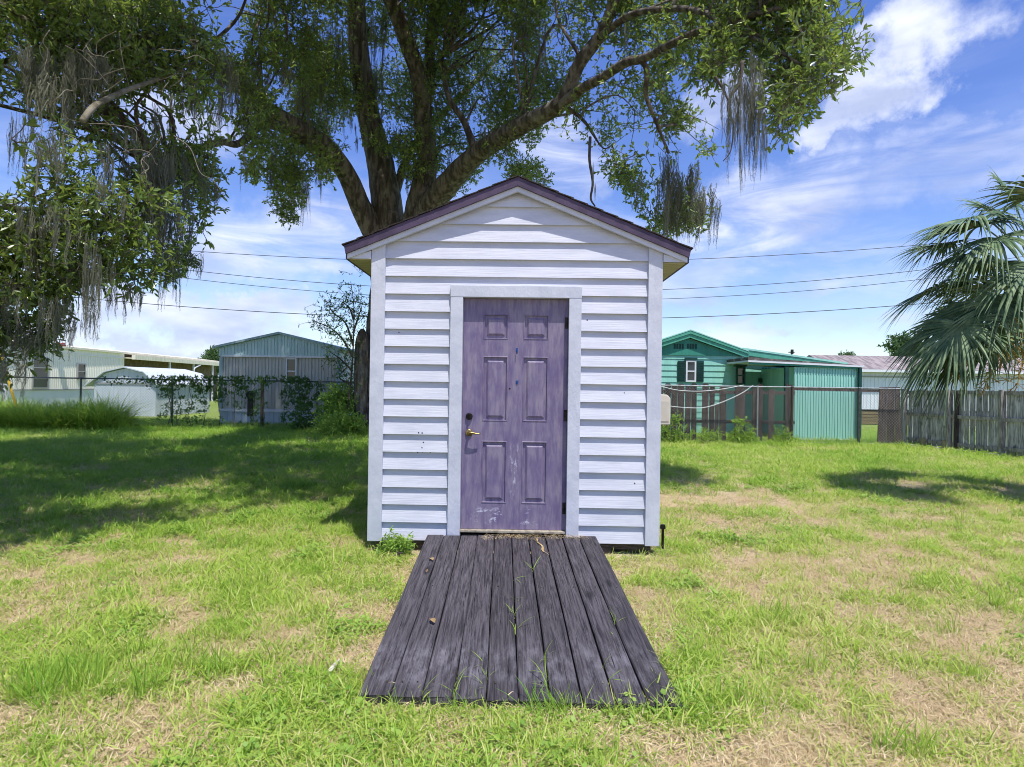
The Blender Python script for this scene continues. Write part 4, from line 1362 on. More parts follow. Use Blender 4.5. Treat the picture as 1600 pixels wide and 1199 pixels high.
mb = MB(); mb.bar(q_ + Vector((0, 0, -.1)), q_ + Vector((.02, 0, TOPZ - .02)), .07, .06, up=(0, 1, 0)); mb.build('post', DARKPICK, wf, world=True)
PAVER = mat('concrete_block', '#b9b4ac', '#8f8a82', rough=.9, scale=8, bump_s=.4)
random.seed(29)
for i, (dd, ln_, lbl) in enumerate(((.35, .42, 'flat pale concrete slab at the corner post of the grey fence'), (1.0, .30, 'short concrete slab under the grey fence between its first two posts'), (1.75, .5, 'long concrete slab under the grey fence just past the second post'), (2.45, .36, 'concrete slab under the grey fence closest to the picture edge'))):
    q_ = A + dirf * dd + nf * .10
    m_ = Matrix.Translation(q_) @ Matrix.Rotation(math.atan2(dirf.y, dirf.x) + random.uniform(-.15, .15), 4, 'Z')
    mb = MB(); mb.box(-ln_ / 2, ln_ / 2, -.09, .09, -.03, .045, m_)
    tag(mb.build('concrete_slab', PAVER, bevel=.008), lbl, 'concrete slab', 'slabs along the foot of the grey fence')
for dd, lbl in ((.62, 'short wood stake nearer the corner post of the grey fence'), (1.22, 'short wood stake beside the double post of the grey fence')):
    q_ = A + dirf * dd + nf * .07
    mb = MB(); mb.bar(q_ + Vector((0, 0, -.1)), q_ + Vector((0, 0, .24)), .09, .05, up=(0, 1, 0))
    tag(mb.build('stake', mat('stake_wood', '#a89a78', '#847858', rough=.9, scale=8)), lbl, 'stake', 'stakes at the grey fence')

# ------------------------------------------------------------------ palm
random.seed(41)
PY = 8.0
head = P(1628, 468, PY)
palm = thing('palm_tree', 'fan palm with drooping shredded fronds before the grey board fence', 'palm', (head.x + .35, PY, 0))
mb = MB()
p, r = catmull([(head.x + .42, PY, -.1), (head.x + .40, PY, .6), (head.x + .24, PY, 1.6), (head.x, PY, head.z - .1)], [.20, .17, .16, .17], 6)
mb.tube(p, r, 14, wob=.06); mb.build('trunk', PALMBARK, palm, world=True)
mb = MB()
for k in range(40):
    zc = random.uniform(.5, head.z - .1); a = random.uniform(0, 6.28)
    c = Vector((head.x + .40 * (1 - (zc / head.z) ** 2) + math.cos(a) * .15, PY + math.sin(a) * .15, zc)); o_ = Vector((math.cos(a), math.sin(a), 1.2)).normalized()
    mb.bar(c, c + o_ * random.uniform(.15, .28), .09, .02, up=(math.cos(a), math.sin(a), 0))
tag(mb.build('leaf_bases', PALMBARK, palm, world=True), kind='stuff')


def frond(tip_dir, Lp, Lb, bend, droop, nseg=44, spread=2.05, origin=None):
    o0 = origin or (head + rv(.05))
    d = Vector(tip_dir).normalized()
    pts = []; p_ = o0.copy(); dd = d.copy()
    for i in range(7):
        pts.append(p_.copy()); p_ = p_ + dd * Lp / 6
        dd = (dd + Vector((0, 0, -bend / 6))).normalized()
    mb = MB(); mb.tube(pts, [.020, .018, .016, .014, .012, .010, .009], 5)
    h = pts[-1]; f = (dd + Vector((0, 0, -bend * .35))).normalized()
    s = f.cross(Vector((0, 0, 1)));
    if s.length < .1: s = Vector((1, 0, 0))
    s.normalize(); nn = s.cross(f)
    if nn.z < 0: nn = -nn
    for k in range(nseg):
        a = (k / (nseg - 1) - .5) * 2 * spread
        u = f * math.cos(a) + s * math.sin(a) + nn * .16
        u.normalize()
        tw = (-f * math.sin(a) + s * math.cos(a)).normalized()
        ln = Lb * (1 - .28 * (abs(a) / spread) ** 1.5) * random.uniform(.88, 1.08)
        base_ = h + f * (.16 * math.cos(a / 2))
        dr = droop * .78 * random.uniform(.45, 1.6)
        lat = random.uniform(-.10, .10)
        vs = []; m_ = 7
        for i in range(m_):
            t = i / (m_ - 1)
            c = base_ + u * ln * t * (1 - .18 * dr * t * t) + Vector((0, 0, -1)) * (dr * ln * t ** 2.4) + tw * lat * t * t * ln
            wd = (.008 + .021 * math.sin(min(1, t / .5) * math.pi / 2)) * (1 if t < .42 else max(.04, 1 - (t - .42) / .58)) * Lb / .85 * .8
            vs += [c - tw * wd, c + nn * wd * .55, c + tw * wd]
        fs = []
        for i in range(m_ - 1):
            fs += [(3 * i, 3 * i + 1, 3 * i + 4, 3 * i + 3), (3 * i + 1, 3 * i + 2, 3 * i + 5, 3 * i + 4)]
        mb.add(vs, fs)
    mb.build('frond', PALMLEAF, palm, world=True)


def frond_to(px, py, dY, Lb, bend, droop, **k):
    """a frond whose blade starts near this point"""
    tgt = P(px, py, PY + dY)
    v = tgt - head
    up = Vector((0, 0, bend * .42 * v.length))
    frond(v + up, v.length * 1.04, Lb, bend, droop, **k)


frond_to(1545, 348, -.1, .95, .9, .50)
frond_to(1500, 372, .3, .75, .8, .55)
frond_to(1530, 330, -.4, .85, .9, .5)
frond_to(1592, 318, .2, .80, .8, .50)
frond_to(1625, 322, -.5, .90, .8, .55)
frond_to(1520, 462, -.2, 1.08, .8, .42)
frond_to(1560, 460, -.6, .85, .9, .55)
frond_to(1512, 532, .1, .95, 1.0, .45)
frond_to(1550, 520, -.3, .75, 1.0, .50)
frond_to(1560, 365, -.6, .8, .9, .7)
frond_to(1520, 500, -.5, .9, .9, .6)
frond_to(1585, 350, .3, .8, .9, .6)
frond_to(1530, 400, -.2, .7, .9, .7)
frond_to(1480, 480, .2, .98, .9, .40)
frond_to(1490, 440, .5, .80, .8, .45)
frond_to(1470, 540, .3, .80, 1.0, .5)
frond_to(1600, 400, -.8, .80, 1.0, .8)
frond_to(1560, 400, .4, .80, .9, .6)
frond_to(1535, 430, .6, .75, .9, .6)
for k in range(14):
    a = random.uniform(-1.3, 1.9); e = random.uniform(.1, 1.1)
    frond((math.cos(a) * math.cos(e), math.sin(a) * math.cos(e), math.sin(e)), random.uniform(.8, 1.1), random.uniform(.75, .95), random.uniform(.6, 1.1), random.uniform(.4, .8), nseg=30)
for (tx, ty, dy) in ((1500, 585, -.2), (1540, 600, 0), (1565, 560, -.4), (1590, 600, -.3)):
    mb = MB()
    tgt = P(tx, ty, PY + dy)
    p, r = catmull([head, head.lerp(tgt, .5) + Vector((0, 0, .18)), tgt], [.014, .011, .006], 8)
    mb.tube(p, r, 5)
    for q in p[8:]:
        for _ in range(6):
            e = q + rv(.085) + Vector((0, 0, -.05)); mb.bar(q, e, .006, .006)
            for _ in range(3): mb.bar(q.lerp(e, random.uniform(.4, 1)), e + rv(.03), .008, .006)
    mb.build('fruit_stalk', PALMDRY, palm, world=True)

# ------------------------------------------------------------------ houses beyond the fences
def wall_mat(name, c1, c2, dirt=None, dlo=.62, rough=.55, stretch=(3, 3, .35), **k):
    return mat(name, c1, c2, rough=rough, scale=3, stretch=stretch, lohi=(.35, .7), dirt=dirt, dirt_scale=1.6, dirt_lo=dlo, **k)


CREAM = wall_mat('cream_metal', '#f4f0e6', '#e8e4d8', '#d2ccbe', .66)
CREAMLOW = wall_mat('pale_blue_white_skirting', '#dfe6ec', '#ccd6de')
WHITEMETAL = wall_mat('white_metal', '#e2e6ee', '#d2d7e2')
BLUEGREY = wall_mat('blue_grey_metal', '#c4e0e4', '#aeccd2', '#e4eff0', .62)
GREYMETAL = wall_mat('stained_grey_metal', '#c6c8c7', '#b2b2ae', '#e6eaeb', .60)
LATTICE = wall_mat('white_blue_skirting', '#ccd9ea', '#b4c4da')
ROOFWHITE = wall_mat('pale_roof_metal', '#ece6d2', '#dad3bd')
ROOFBLUE = wall_mat('blue_grey_roof', '#a9c2c6', '#8aa5ac')
DARKIN = mat('dark_interior', '#3b3733', '#2a2725', rough=.9)
REDVENT = mat('red_vent_paint', '#9c4a42', '#7c3a34', rough=.6)
MINT = wall_mat('mint_siding', '#93cfc2', '#87c3b6', '#78b3a7', .66)
MINTLIGHT = wall_mat('mint_corrugated', '#a0d8cc', '#93ccc0', '#80b8ad', .66)
MINTRIM = wall_mat('green_trim', '#5aaa94', '#4f9e88')
MINTDARK = wall_mat('deep_green_gable', '#3f9080', '#398575')
SHUTTER = mat('dark_green_shutter', '#1d4a44', '#173d38', rough=.6)
OLDROOF = mat('streaked_old_roof', '#9a8f8d', '#756d6e', rough=.8, scale=2.0, stretch=(4, .6, 1), lohi=(.4, .6), dirt='#c3bab5', dirt_scale=1.2, dirt_lo=.55)
RUSTROOF = mat('flaking_awning', '#6f6a68', '#4a4646', rough=.8, scale=4, stretch=(1, 3, 3), dirt='#b9b9b4', dirt_scale=4, dirt_lo=.55)
SLATBROWN = mat('brown_skirting_board', '#8b7a5a', '#6d6048', rough=.9, scale=6, stretch=(1, 4, 8))
GLASS, gnt, gb = base_mat('window_glass', .06, .6); gb.inputs['Base Color'].default_value = lin('#2f3844')
WFRAME = mat('white_window_frame', '#dfe3ea', rough=.5)
GFRAME = mat('grey_window_frame', '#9a9c9c', rough=.5)


def window(parent, o, ux, w, h, depth_n, frame_m=WFRAME, fw=.045, sash=1, name='window', sill=False):
    """o = lower left corner on the wall (world), ux = unit vector along the wall, depth_n = outward normal"""
    ux = Vector(ux); n = Vector(depth_n); uz = Vector((0, 0, 1)); o = Vector(o)

    def slab(a, b, c, d, t0, t1, mbx):
        mbx.ext([o + ux * a + uz * c + n * t0, o + ux * b + uz * c + n * t0, o + ux * b + uz * d + n * t0, o + ux * a + uz * d + n * t0], n * (t1 - t0))
    mb = MB()
    slab(0, fw, 0, h, .002, .05, mb); slab(w - fw, w, 0, h, .002, .05, mb); slab(fw, w - fw, 0, fw, .002, .05, mb); slab(fw, w - fw, h - fw, h, .002, .05, mb)
    for i in range(sash):
        z = h * (i + 1) / (sash + 1); slab(fw, w - fw, z - fw * .4, z + fw * .4, .002, .045, mb)
    f = mb.build(name, frame_m, parent, world=True)
    for i in range(sash + 1):
        z0 = max(fw, h * i / (sash + 1) + (fw * .4 if i else 0)); z1 = min(h - fw, h * (i + 1) / (sash + 1) - (fw * .4 if i < sash else 0))
        mb = MB(); slab(fw, w - fw, z0, z1, .003, .018, mb); mb.build('pane', GLASS, f, world=True)
    return f


def ribs(mb, o, ux, n, length, z0, ztop, pitch, w=.025, d=.018):
    """vertical raised ribs on a sheet metal wall; ztop is a function of distance along the wall"""
    ux = Vector(ux); n = Vector(n); o = Vector(o)
    s = pitch / 2
    while s < length - w:
        a = o + ux * (s - w / 2); b = o + ux * (s + w / 2)
        zt = ztop(s)
        if zt > z0 + .05:
            mb.ext([Vector((a.x, a.y, z0)), Vector((b.x, b.y, z0)), Vector((b.x, b.y, zt)), Vector((a.x, a.y, zt))], n * d)
        s += pitch


# --- cream trailer on the far left, its long wall running away from the camera
ct = thing('mobile_home', 'long cream trailer with a carport receding on the far left', 'trailer', (-20.5, 33, 0))
c0 = Vector((-21.1, 24.0, 0)); c1 = Vector((-21.75, 33.0, 0)); 
ud = (c1 - c0).normalized(); un = Vector((ud.y, -ud.x, 0))
ZW = 2.92
mb = MB()
back = -un * 4.2
mb.ext([c0 + Vector((0, 0, .95)), c1 + Vector((0, 0, .95)), c1 + Vector((0, 0, ZW)), c0 + Vector((0, 0, ZW))], back)
mb.build('wall', CREAM, ct, world=True)
mb = MB(); ribs(mb, c0 + un * .001, ud, un, (c1 - c0).length, .98, lambda s: ZW - .28, .14, .05, .012)
tag(mb.build('wall_ribs', CREAM, ct, world=True), kind='stuff')
mb = MB(); mb.ext([c0 - un * .03 + Vector((0, 0, -.05)), c1 - un * .03 + Vector((0, 0, -.05)), c1 - un * .03 + Vector((0, 0, .949)), c0 - un * .03 + Vector((0, 0, .949))], back * .98); mb.build('skirting', CREAMLOW, ct, world=True)
for za, zb, m_ in ((.93, .99, GFRAME), (ZW - .26, ZW - .21, CREAM)):
    mb = MB(); mb.ext([c0 + un * .004 + Vector((0, 0, za)), c1 + un * .004 + Vector((0, 0, za)), c1 + un * .004 + Vector((0, 0, zb)), c0 + un * .004 + Vector((0, 0, zb))], un * .025); mb.build('trim_strip', m_, ct, world=True)
mb = MB()
e0, e1 = c0 - ud * .25 + un * .18, c1 + ud * 13
mb.ext([e0 + Vector((0, 0, ZW + .001)), e0 + Vector((0, 0, ZW + .10)), e0 - un * 2.3 + Vector((0, 0, ZW + .34)), e0 - un * 4.7 + Vector((0, 0, ZW + .10)), e0 - un * 4.7 + Vector((0, 0, ZW + .001))], e1 - e0)
mb.build('roof', ROOFWHITE, ct, world=True)
for pa, pz0, pz1, wd in (((62, 584), 1.02, 2.42, 1.0), ((126, 577), 1.45, 2.25, .62)):
    # where the ray through that pixel meets the long wall
    d_ = CAM_R @ Vector(((pa[0] - 800) / F, -(pa[1] - 599.5) / F, -1))
    k = (c0.x * ud.y - c0.y * ud.x) / (d_.x * ud.y - d_.y * ud.x)
    w0 = Vector((d_.x * k, d_.y * k, 0)) - ud * wd * .5 + un * .016
    window(ct, w0 + Vector((0, 0, pz0)), ud, wd, pz1 - pz0, un, GFRAME, .05, 2 if wd > .8 else 1)
# carport behind
k0, k1 = c1 + un * .6, c1 + ud * 13 + un * .6
mb = MB(); mb.ext([k0 + Vector((0, 0, 2.62)), k0 + Vector((0, 0, 2.86)), k0 - un * .2 + Vector((0, 0, 2.88)), k0 - un * .2 + Vector((0, 0, 2.62))], k1 - k0); mb.build('carport_fascia', ROOFWHITE, ct, world=True)
mb = MB(); mb.ext([k0 - un * .2 + Vector((0, 0, 2.66)), k0 - un * .2 + Vector((0, 0, 2.72)), k0 - un * 4 + Vector((0, 0, 2.86)), k0 - un * 4 + Vector((0, 0, 2.80))], k1 - k0); mb.build('carport_roof', ROOFWHITE, ct, world=True)
mb = MB(); mb.ext([c1 + ud * .02 - un * .4 + Vector((0, 0, -.05)), c1 + ud * 13 - un * .4 + Vector((0, 0, -.05)), c1 + ud * 13 - un * .4 + Vector((0, 0, ZW)), c1 + ud * .02 - un * .4 + Vector((0, 0, ZW))], -un * 3.6); mb.build('rear_wall', mat('brown_rear_wall', '#6f6455', '#574d42', rough=.8), ct, world=True)
window(ct, c1 + ud * 1.0 - un * .398 + Vector((0, 0, 1.3)), ud, 1.6, .9, un, GFRAME)
for s in (4.0, 7.2, 10.2):
    q_ = k0 + ud * s - un * .1
    mb = MB(); mb.bar(q_ + Vector((0, 0, -.05)), q_ + Vector((0, 0, 2.615)), .09, .09, up=(0, 1, 0)); mb.build('carport_post', WHITEMETAL, ct, world=True)
q_ = k0 + ud * 7.2 - un * .05
mb = MB(); p, r = catmull([q_ + Vector((0, 0, 2.0)), q_ + Vector((0, 0, 2.3)), q_ + ud * .4 + Vector((0, 0, 2.45)), q_ + ud * .9 + Vector((0, 0, 2.58))], [.05] * 4, 5); mb.tube(p, r, 8); mb.build('downspout', WHITEMETAL, ct, world=True)
v = P(95, 540, 27.5)
mb = MB(); mb.tube([(v.x, 27.5, ZW + .1), (v.x, 27.5, v.z)], .11, 10); mb.tube([(v.x, 27.5, v.z - .03), (v.x, 27.5, v.z + .03)], .20, 10); mb.tube([(v.x, 27.5, v.z + .05), (v.x, 27.5, v.z + .12)], [.20, .17], 10)
mb.build('roof_vent', REDVENT, ct, world=True)
# utility pole behind it
v = P(112, 560, 40); vt_ = P(110, 511, 40)
pole = thing('utility_pole', 'slim grey pole with a short crossbar rising behind the cream trailer', 'pole', (v.x, 40, 0))
mb = MB(); mb.tube([(v.x, 40, -.2), (vt_.x, 40, vt_.z)], [.13, .09], 8); mb.build('shaft', GFRAME, pole, world=True)
mb = MB(); mb.box(vt_.x - .35, vt_.x + .2, 39.95, 40.05, vt_.z - .28, vt_.z - .2); mb.build('crossbar', GFRAME, pole, world=True)

# --- white gambrel shed
GAMBREL = wall_mat('dull_white_metal', '#cbd3dc', '#b9c3ce')
gs = thing('gambrel_shed', 'small white metal shed with a barn roof behind the chain link fence', 'shed', (-15.6, 24.6, 0))
GY = 24.0
gx0, gx1 = P(147, 620, GY).x, P(243, 620, GY).x
gd = Vector((.10, 1, 0)).normalized() * 3.6
mid = (gx0 + gx1) / 2; hw = (gx1 - gx0) / 2
prof = [(gx0, -.03), (gx1, -.03), (gx1, 1.34), (mid + hw * .62, 1.74), (mid, 1.93), (mid - hw * .62, 1.74), (gx0, 1.34)]
mb = MB(); mb.ext([(x, GY, z) for x, z in prof], gd); mb.build('wall', GAMBREL, gs, world=True)
mb = MB()
rp_ = [(gx0 - .32, 1.17), (mid - hw * .64, 1.765), (mid, 1.96), (mid + hw * .64, 1.765), (gx1 + .12, 1.26)]
for i in range(4):
    (xa, za), (xb, zb) = rp_[i], rp_[i + 1]
    mb.ext([(xa, GY - .12, za), (xb, GY - .12, zb), (xb, GY - .12, zb + .045), (xa, GY - .12, za + .045)], gd * 1.06)
mb.build('roof', GAMBREL, gs, world=True)
mb = MB(); ribs(mb, (gx0, GY - .001, 0), (1, 0, 0), (0, -1, 0), gx1 - gx0, .02, lambda s: 1.27, .22, .03, .012)
ribs(mb, Vector((gx1 + .001, GY, 0)), gd.normalized(), Vector((gd.y, -gd.x, 0)).normalized(), 3.6, .02, lambda s: 1.27, .22, .03, .012)
tag(mb.build('wall_ribs', GAMBREL, gs, world=True), kind='stuff')
mb = MB(); mb.box(gx0, gx1, GY - .03, GY - .013, 1.28, 1.34); mb.build('gable_trim', GFRAME, gs, world=True)

# --- blue grey gabled trailer end
BY = 20.4
bh = thing('gabled_trailer', 'blue grey ribbed metal trailer with a low gable facing the yard', 'trailer', (P(438, 620, BY).x, BY + 6, 0))
bx0, bx1 = P(342, 600, BY).x, P(531, 600, BY).x
bm = (bx0 + bx1) / 2
zE = P(342, 543, BY).z; zA = P(437, 520, BY).z; zB = P(437, 557.5, BY).z; zS = .52
BL = 13.0
mb = MB(); mb.prism([(bx0, zS), (bx1, zS), (bx1, zE), (bm, zA - .06), (bx0, zE)], BY + .06, BY + BL); mb.build('wall', GREYMETAL, bh, world=True)
mb = MB(); mb.prism([(bx0, zB), (bx1, zB), (bx1, zE), (bm, zA - .06), (bx0, zE)], BY - .03, BY + .0595); mb.build('gable_panel', BLUEGREY, bh, world=True)
mb = MB(); ribs(mb, (bx0, BY + .059, 0), (1, 0, 0), (0, -1, 0), bx1 - bx0, zS + .03, lambda s: zB - .03, .115, .035, .018)
tag(mb.build('wall_ribs', GREYMETAL, bh, world=True), kind='stuff')
mb = MB(); ribs(mb, (bx0, BY - .031, 0), (1, 0, 0), (0, -1, 0), bx1 - bx0, zB + .05, lambda s: zE + (zA - .06 - zE) * (1 - abs(s - (bm - bx0)) / (bm - bx0)) - .03, .115, .03, .014)
tag(mb.build('gable_ribs', BLUEGREY, bh, world=True), kind='stuff')
mb = MB(); mb.box(bx0 + .1, bx1 - .1, BY - .05, BY + .05, zB - .03, zB + .03); mb.build('gable_trim', WFRAME, bh, world=True)
for (xa, xb) in ((bx0 - .01, bx0 + .11), (bx1 - .11, bx1 + .01)):
    mb = MB(); mb.box(xa, xb, BY + .02, BY + .3, zS, zB - .035); mb.build('corner_trim', ROOFBLUE, bh, world=True)
for sgn, xe in ((-1, bx0 - .18), (1, bx1 + .18)):
    dz_ = (zA - zE) / (bm - bx0) * .18
    mb = MB(); mb.prism([(xe, zE - dz_), (bm, zA - .055), (bm, zA + .02), (xe, zE - dz_ + .075)], BY - .16, BY + BL + .1); mb.build('roof', ROOFBLUE, bh, world=True)
window(bh, (P(446, 600, BY).x, BY + .045, P(446, 601, BY).z), (1, 0, 0), P(463, 600, BY).x - P(446, 600, BY).x, P(446, 557.5, BY).z - P(446, 601, BY).z - .04, (0, -1, 0), WFRAME, .05, 1)
mb = MB(); mb.box(bx0 + .02, bx1 - .02, BY + .07, BY + BL - .05, -.05, zS - .002); mb.build('skirting', LATTICE, bh, world=True)
mb = MB(); mb.box(bx0 - .02, bx1 + .02, BY + .02, BY + .068, zS - .10, zS - .02); mb.build('skirting_rail', WFRAME, bh, world=True)
mb = MB()
xx = bx0 + .1
while xx < bx1 - .1:
    mb.box(xx, xx + .03, BY + .05, BY + .069, -.03, zS - .105); xx += .16
tag(mb.build('skirting_ribs', LATTICE, bh, world=True), kind='stuff')
q_ = P(392, 617, BY)
mb = MB(); mb.tube([(q_.x, BY + .05, q_.z), (q_.x, BY - .12, q_.z)], .13, 12); mb.box(q_.x - .09, q_.x + .06, BY - .06, BY + .041, q_.z - .75, q_.z - .05); mb.build('electric_meter', DARKIN, bh, world=True)

# --- mint green house on the right
HY = 18.6
mh = thing('mint_house', 'mint green house with a low gable and dark green shutters', 'house', (P(1080, 640, HY).x, HY + 4, 0))
hx0, hx1 = P(985, 600, HY).x, P(1158, 600, HY).x
ha = P(1075, 600, HY).x
zG0 = P(1100, 556, HY).z
zApex = P(1075, 527, HY).z; zEv = P(1160, 556, HY).z
mb = MB(); mb.prism([(hx0, -.05), (hx1, -.05), (hx1, zEv - .02), (ha, zApex - .03), (hx0, zEv - .02)], HY, HY + 11); mb.build('wall', MINT, mh, world=True)
mb = MB()
z = .35
while z < zG0 - .1:
    mb.ext([(hx0 + .04, HY - .001, z), (hx0 + .04, HY - .026, z), (hx0 + .04, HY - .004, z + .182), (hx0 + .04, HY - .001, z + .182)], (hx1 - hx0 - .08, 0, 0)); z += .184
tag(mb.build('lap_siding', MINT, mh, world=True), kind='stuff')
mb = MB(); mb.prism([(hx0 + .06, zG0), (hx1 - .06, zG0), (ha, zApex - .06)], HY - .05, HY - .001); mb.build('gable_panel', MINTDARK, mh, world=True)
for pv in (1060, 1080.5):
    for i in range(4):
        xa = P(pv - 8 + i * 4.2, 541, HY).x
        mb = MB(); mb.box(xa, xa + .062, HY - .056, HY - .0505, P(pv, 545.5, HY).z, P(pv, 537.5, HY).z); mb.build('gable_vent', SHUTTER, mh, world=True)
for sgn, xe in ((-1, hx0 - .30), (1, hx1 + .16)):
    sl = (zApex - zEv) / (hx1 - ha)
    ze = zApex + .02 - sl * abs(xe - ha)
    mb = MB(); mb.prism([(xe, ze - .05), (ha, zApex - .03), (ha, zApex + .09), (xe, ze + .07)], HY - .17, HY - .12); mb.build('fascia', MINTRIM, mh, world=True)
    mb = MB(); mb.prism([(xe, ze + .075), (ha, zApex + .095), (ha, zApex + .19), (xe, ze + .15)], HY - .20, HY + 11.2); mb.build('roof', MINTRIM, mh, world=True)
    mb = MB(); mb.prism([(xe, ze + .152), (ha, zApex + .192), (ha, zApex + .225), (xe, ze + .18)], HY - .21, HY + 11.2); mb.build('roof_edge', MINTLIGHT, mh, world=True)
    mb = MB(); mb.prism([(xe, ze - .04), (ha, zApex - .02), (ha, zApex + .06), (xe, ze + .05)], HY - .1195, HY - .051); mb.build('soffit', MINTDARK, mh, world=True)
o_ = P(1070.5, 597, HY); wd = P(1086.5, 597, HY).x - o_.x
window(mh, (o_.x, HY - .026, o_.z), (1, 0, 0), wd, P(1070, 563.5, HY).z - o_.z, (0, -1, 0), WFRAME, .05, 1)
mb = MB(); mb.box(o_.x - .03, o_.x + wd + .03, HY - .09, HY - .027, P(1070, 563, HY).z, P(1070, 560, HY).z + .02); mb.build('window_hood', SHUTTER, mh, world=True)
for (a, b) in ((1058, 1069.5), (1087.5, 1098.5)):
    xa, xb = P(a, 597, HY).x, P(b, 597, HY).x; za, zb = P(a, 597, HY).z, P(a, 564, HY).z
    mb = MB(); mb.box(xa, xb, HY - .06, HY - .027, za, zb)
    zq = za + .05
    while zq < zb - .05: mb.box(xa + .02, xb - .02, HY - .068, HY - .06, zq, zq + .03); zq += .055
    mb.build('shutter', SHUTTER, mh, world=True)
o_ = P(1147, 601, HY); wd = P(1161, 601, HY).x - o_.x
window(mh, (o_.x, HY - .14, o_.z), (1, 0, 0), wd, P(1150, 573, HY).z - o_.z, (0, -1, 0), SHUTTER, .05, 1, 'bay_window')
mb = MB(); mb.box(o_.x - .02, o_.x + wd + .04, HY - .22, HY - .02, P(1150, 573, HY).z, P(1150, 570, HY).z); mb.build('window_hood', SHUTTER, mh, world=True)
# lean-to wing on its right
LY = 19.3
lx0, lx1 = P(1158.5, 600, LY).x, P(1312, 600, LY).x
zl0, zl1 = P(1166, 547, LY).z, P(1315, 570, LY).z
mb = MB(); mb.prism([(lx0, -.05), (lx1, -.05), (lx1, zl1 - .02), (lx0, zl0 - .02)], LY, LY + 9); mb.build('wing_wall', MINT, mh, world=True)
mb = MB()
z = .35
while z < zl1 - .25:
    mb.ext([(lx0 + .02, LY - .001, z), (lx0 + .02, LY - .024, z), (lx0 + .02, LY - .004, z + .182), (lx0 + .02, LY - .001, z + .182)], (lx1 - lx0 - .04, 0, 0)); z += .184
tag(mb.build('wing_siding', MINT, mh, world=True), kind='stuff')
mb = MB(); mb.prism([(lx0 - .02, zl0 - .17), (lx1 + .15, zl1 - .17), (lx1 + .15, zl1), (lx0 - .02, zl0)], LY - .16, LY - .11); mb.build('wing_fascia', MINTRIM, mh, world=True)
mb = MB(); mb.prism([(lx0 - .02, zl0 + .002), (lx1 + .17, zl1 + .002), (lx1 + .17, zl1 + .06), (lx0 - .02, zl0 + .06)], LY - .18, LY + 9); mb.build('wing_roof', MINTLIGHT, mh, world=True)
for i in range(3):
    xa = P(1190.5 + i * 4.6, 578, LY).x
    mb = MB(); mb.box(xa, xa + .065, LY - .034, LY - .0245, P(1195, 581, LY).z, P(1195, 574.5, LY).z); mb.build('wing_vent', MINTDARK, mh, world=True)
xa, xb = P(1184, 620, LY).x, P(1211, 620, LY).x
mb = MB(); mb.box(xa, xb, LY - .16, LY - .026, P(1195, 598, LY).z, P(1195, 593, LY).z + .03); mb.build('window_hood', SHUTTER, mh, world=True)
window(mh, (xa + .06, LY - .026, P(1195, 628, LY).z), (1, 0, 0), xb - xa - .12, P(1195, 598.5, LY).z - P(1195, 628, LY).z, (0, -1, 0), SHUTTER, .05, 1)
q_ = P(1237, 557, 26); 
at = thing('antenna', 'small dark antenna mast above the mint house wing', 'antenna', (q_.x, 26, 0))
mb = MB(); mb.tube([(q_.x, 26, 2.0), (q_.x, 26, P(1237, 547, 26).z)], .035, 6); mb.build('mast', DARKMETAL, at, world=True)
mb = MB(); mb.box(q_.x - .14, q_.x + .12, 25.97, 26.03, q_.z + .16, q_.z + .20); mb.box(q_.x - .03, q_.x + .06, 25.95, 26.05, q_.z + .1, q_.z + .3); mb.build('crossbar', DARKMETAL, at, world=True)

# --- corrugated enclosure with the flaking awning
EY = 17.0
en = thing('metal_enclosure', 'mint corrugated metal lean-to under a flat flaking awning', 'lean-to', (P(1292, 688, EY).x, EY, 0))
ex0, ex1 = P(1240, 640, EY).x, P(1343.5, 640, EY).x
ez0, ez1 = P(1290, 687.5, EY).z, P(1290, 574.5, EY).z
mb = MB(); mb.box(ex0, ex1, EY, EY + 2.25, max(.0, ez0), ez1); mb.build('wall', MINTLIGHT, en, world=True)
mb = MB(); ribs(mb, (ex0, EY - .001, 0), (1, 0, 0), (0, -1, 0), ex1 - ex0, max(.03, ez0 + .02), lambda s: ez1 - .03, .078, .034, .016)
tag(mb.build('corrugation', MINTLIGHT, en, world=True), kind='stuff')
mb = MB(); mb.box(ex0, ex1, EY - .03, EY - .0175, max(.0, ez0), ez0 + .03); mb.build('sill', WFRAME, en, world=True)
for (a, b) in ((1225.5, 1231), (1341, 1345)):
    mb = MB(); mb.box(P(a, 640, EY - .1).x, P(b, 640, EY - .1).x, EY - .14, EY - .05, -.05, ez1); mb.build('post', SHUTTER, en, world=True)
a0, a1 = P(1167, 566, EY), P(1347, 574.5, EY)
mb = MB(); mb.prism([(a0.x, a0.z), (a1.x, a1.z), (a1.x, a1.z + .05), (a0.x, a0.z + .05)], EY - .10, EY + 2.2); mb.build('awning', WFRAME, en, world=True)
mb = MB(); mb.prism([(a0.x, a0.z + .052), (a1.x - .1, a1.z + .052), (a1.x - .1, a1.z + .066), (a0.x, a0.z + .14)], EY - .08, EY + 2.15); mb.build('awning_top', RUSTROOF, en, world=True)
mb = MB(); mb.prism([(a0.x + .05, a0.z - .06), (a1.x - .05, a1.z - .05), (a1.x - .05, a1.z - .002), (a0.x + .05, a0.z - .002)], EY - .07, EY - .02); mb.build('awning_beam', MINTDARK, en, world=True)

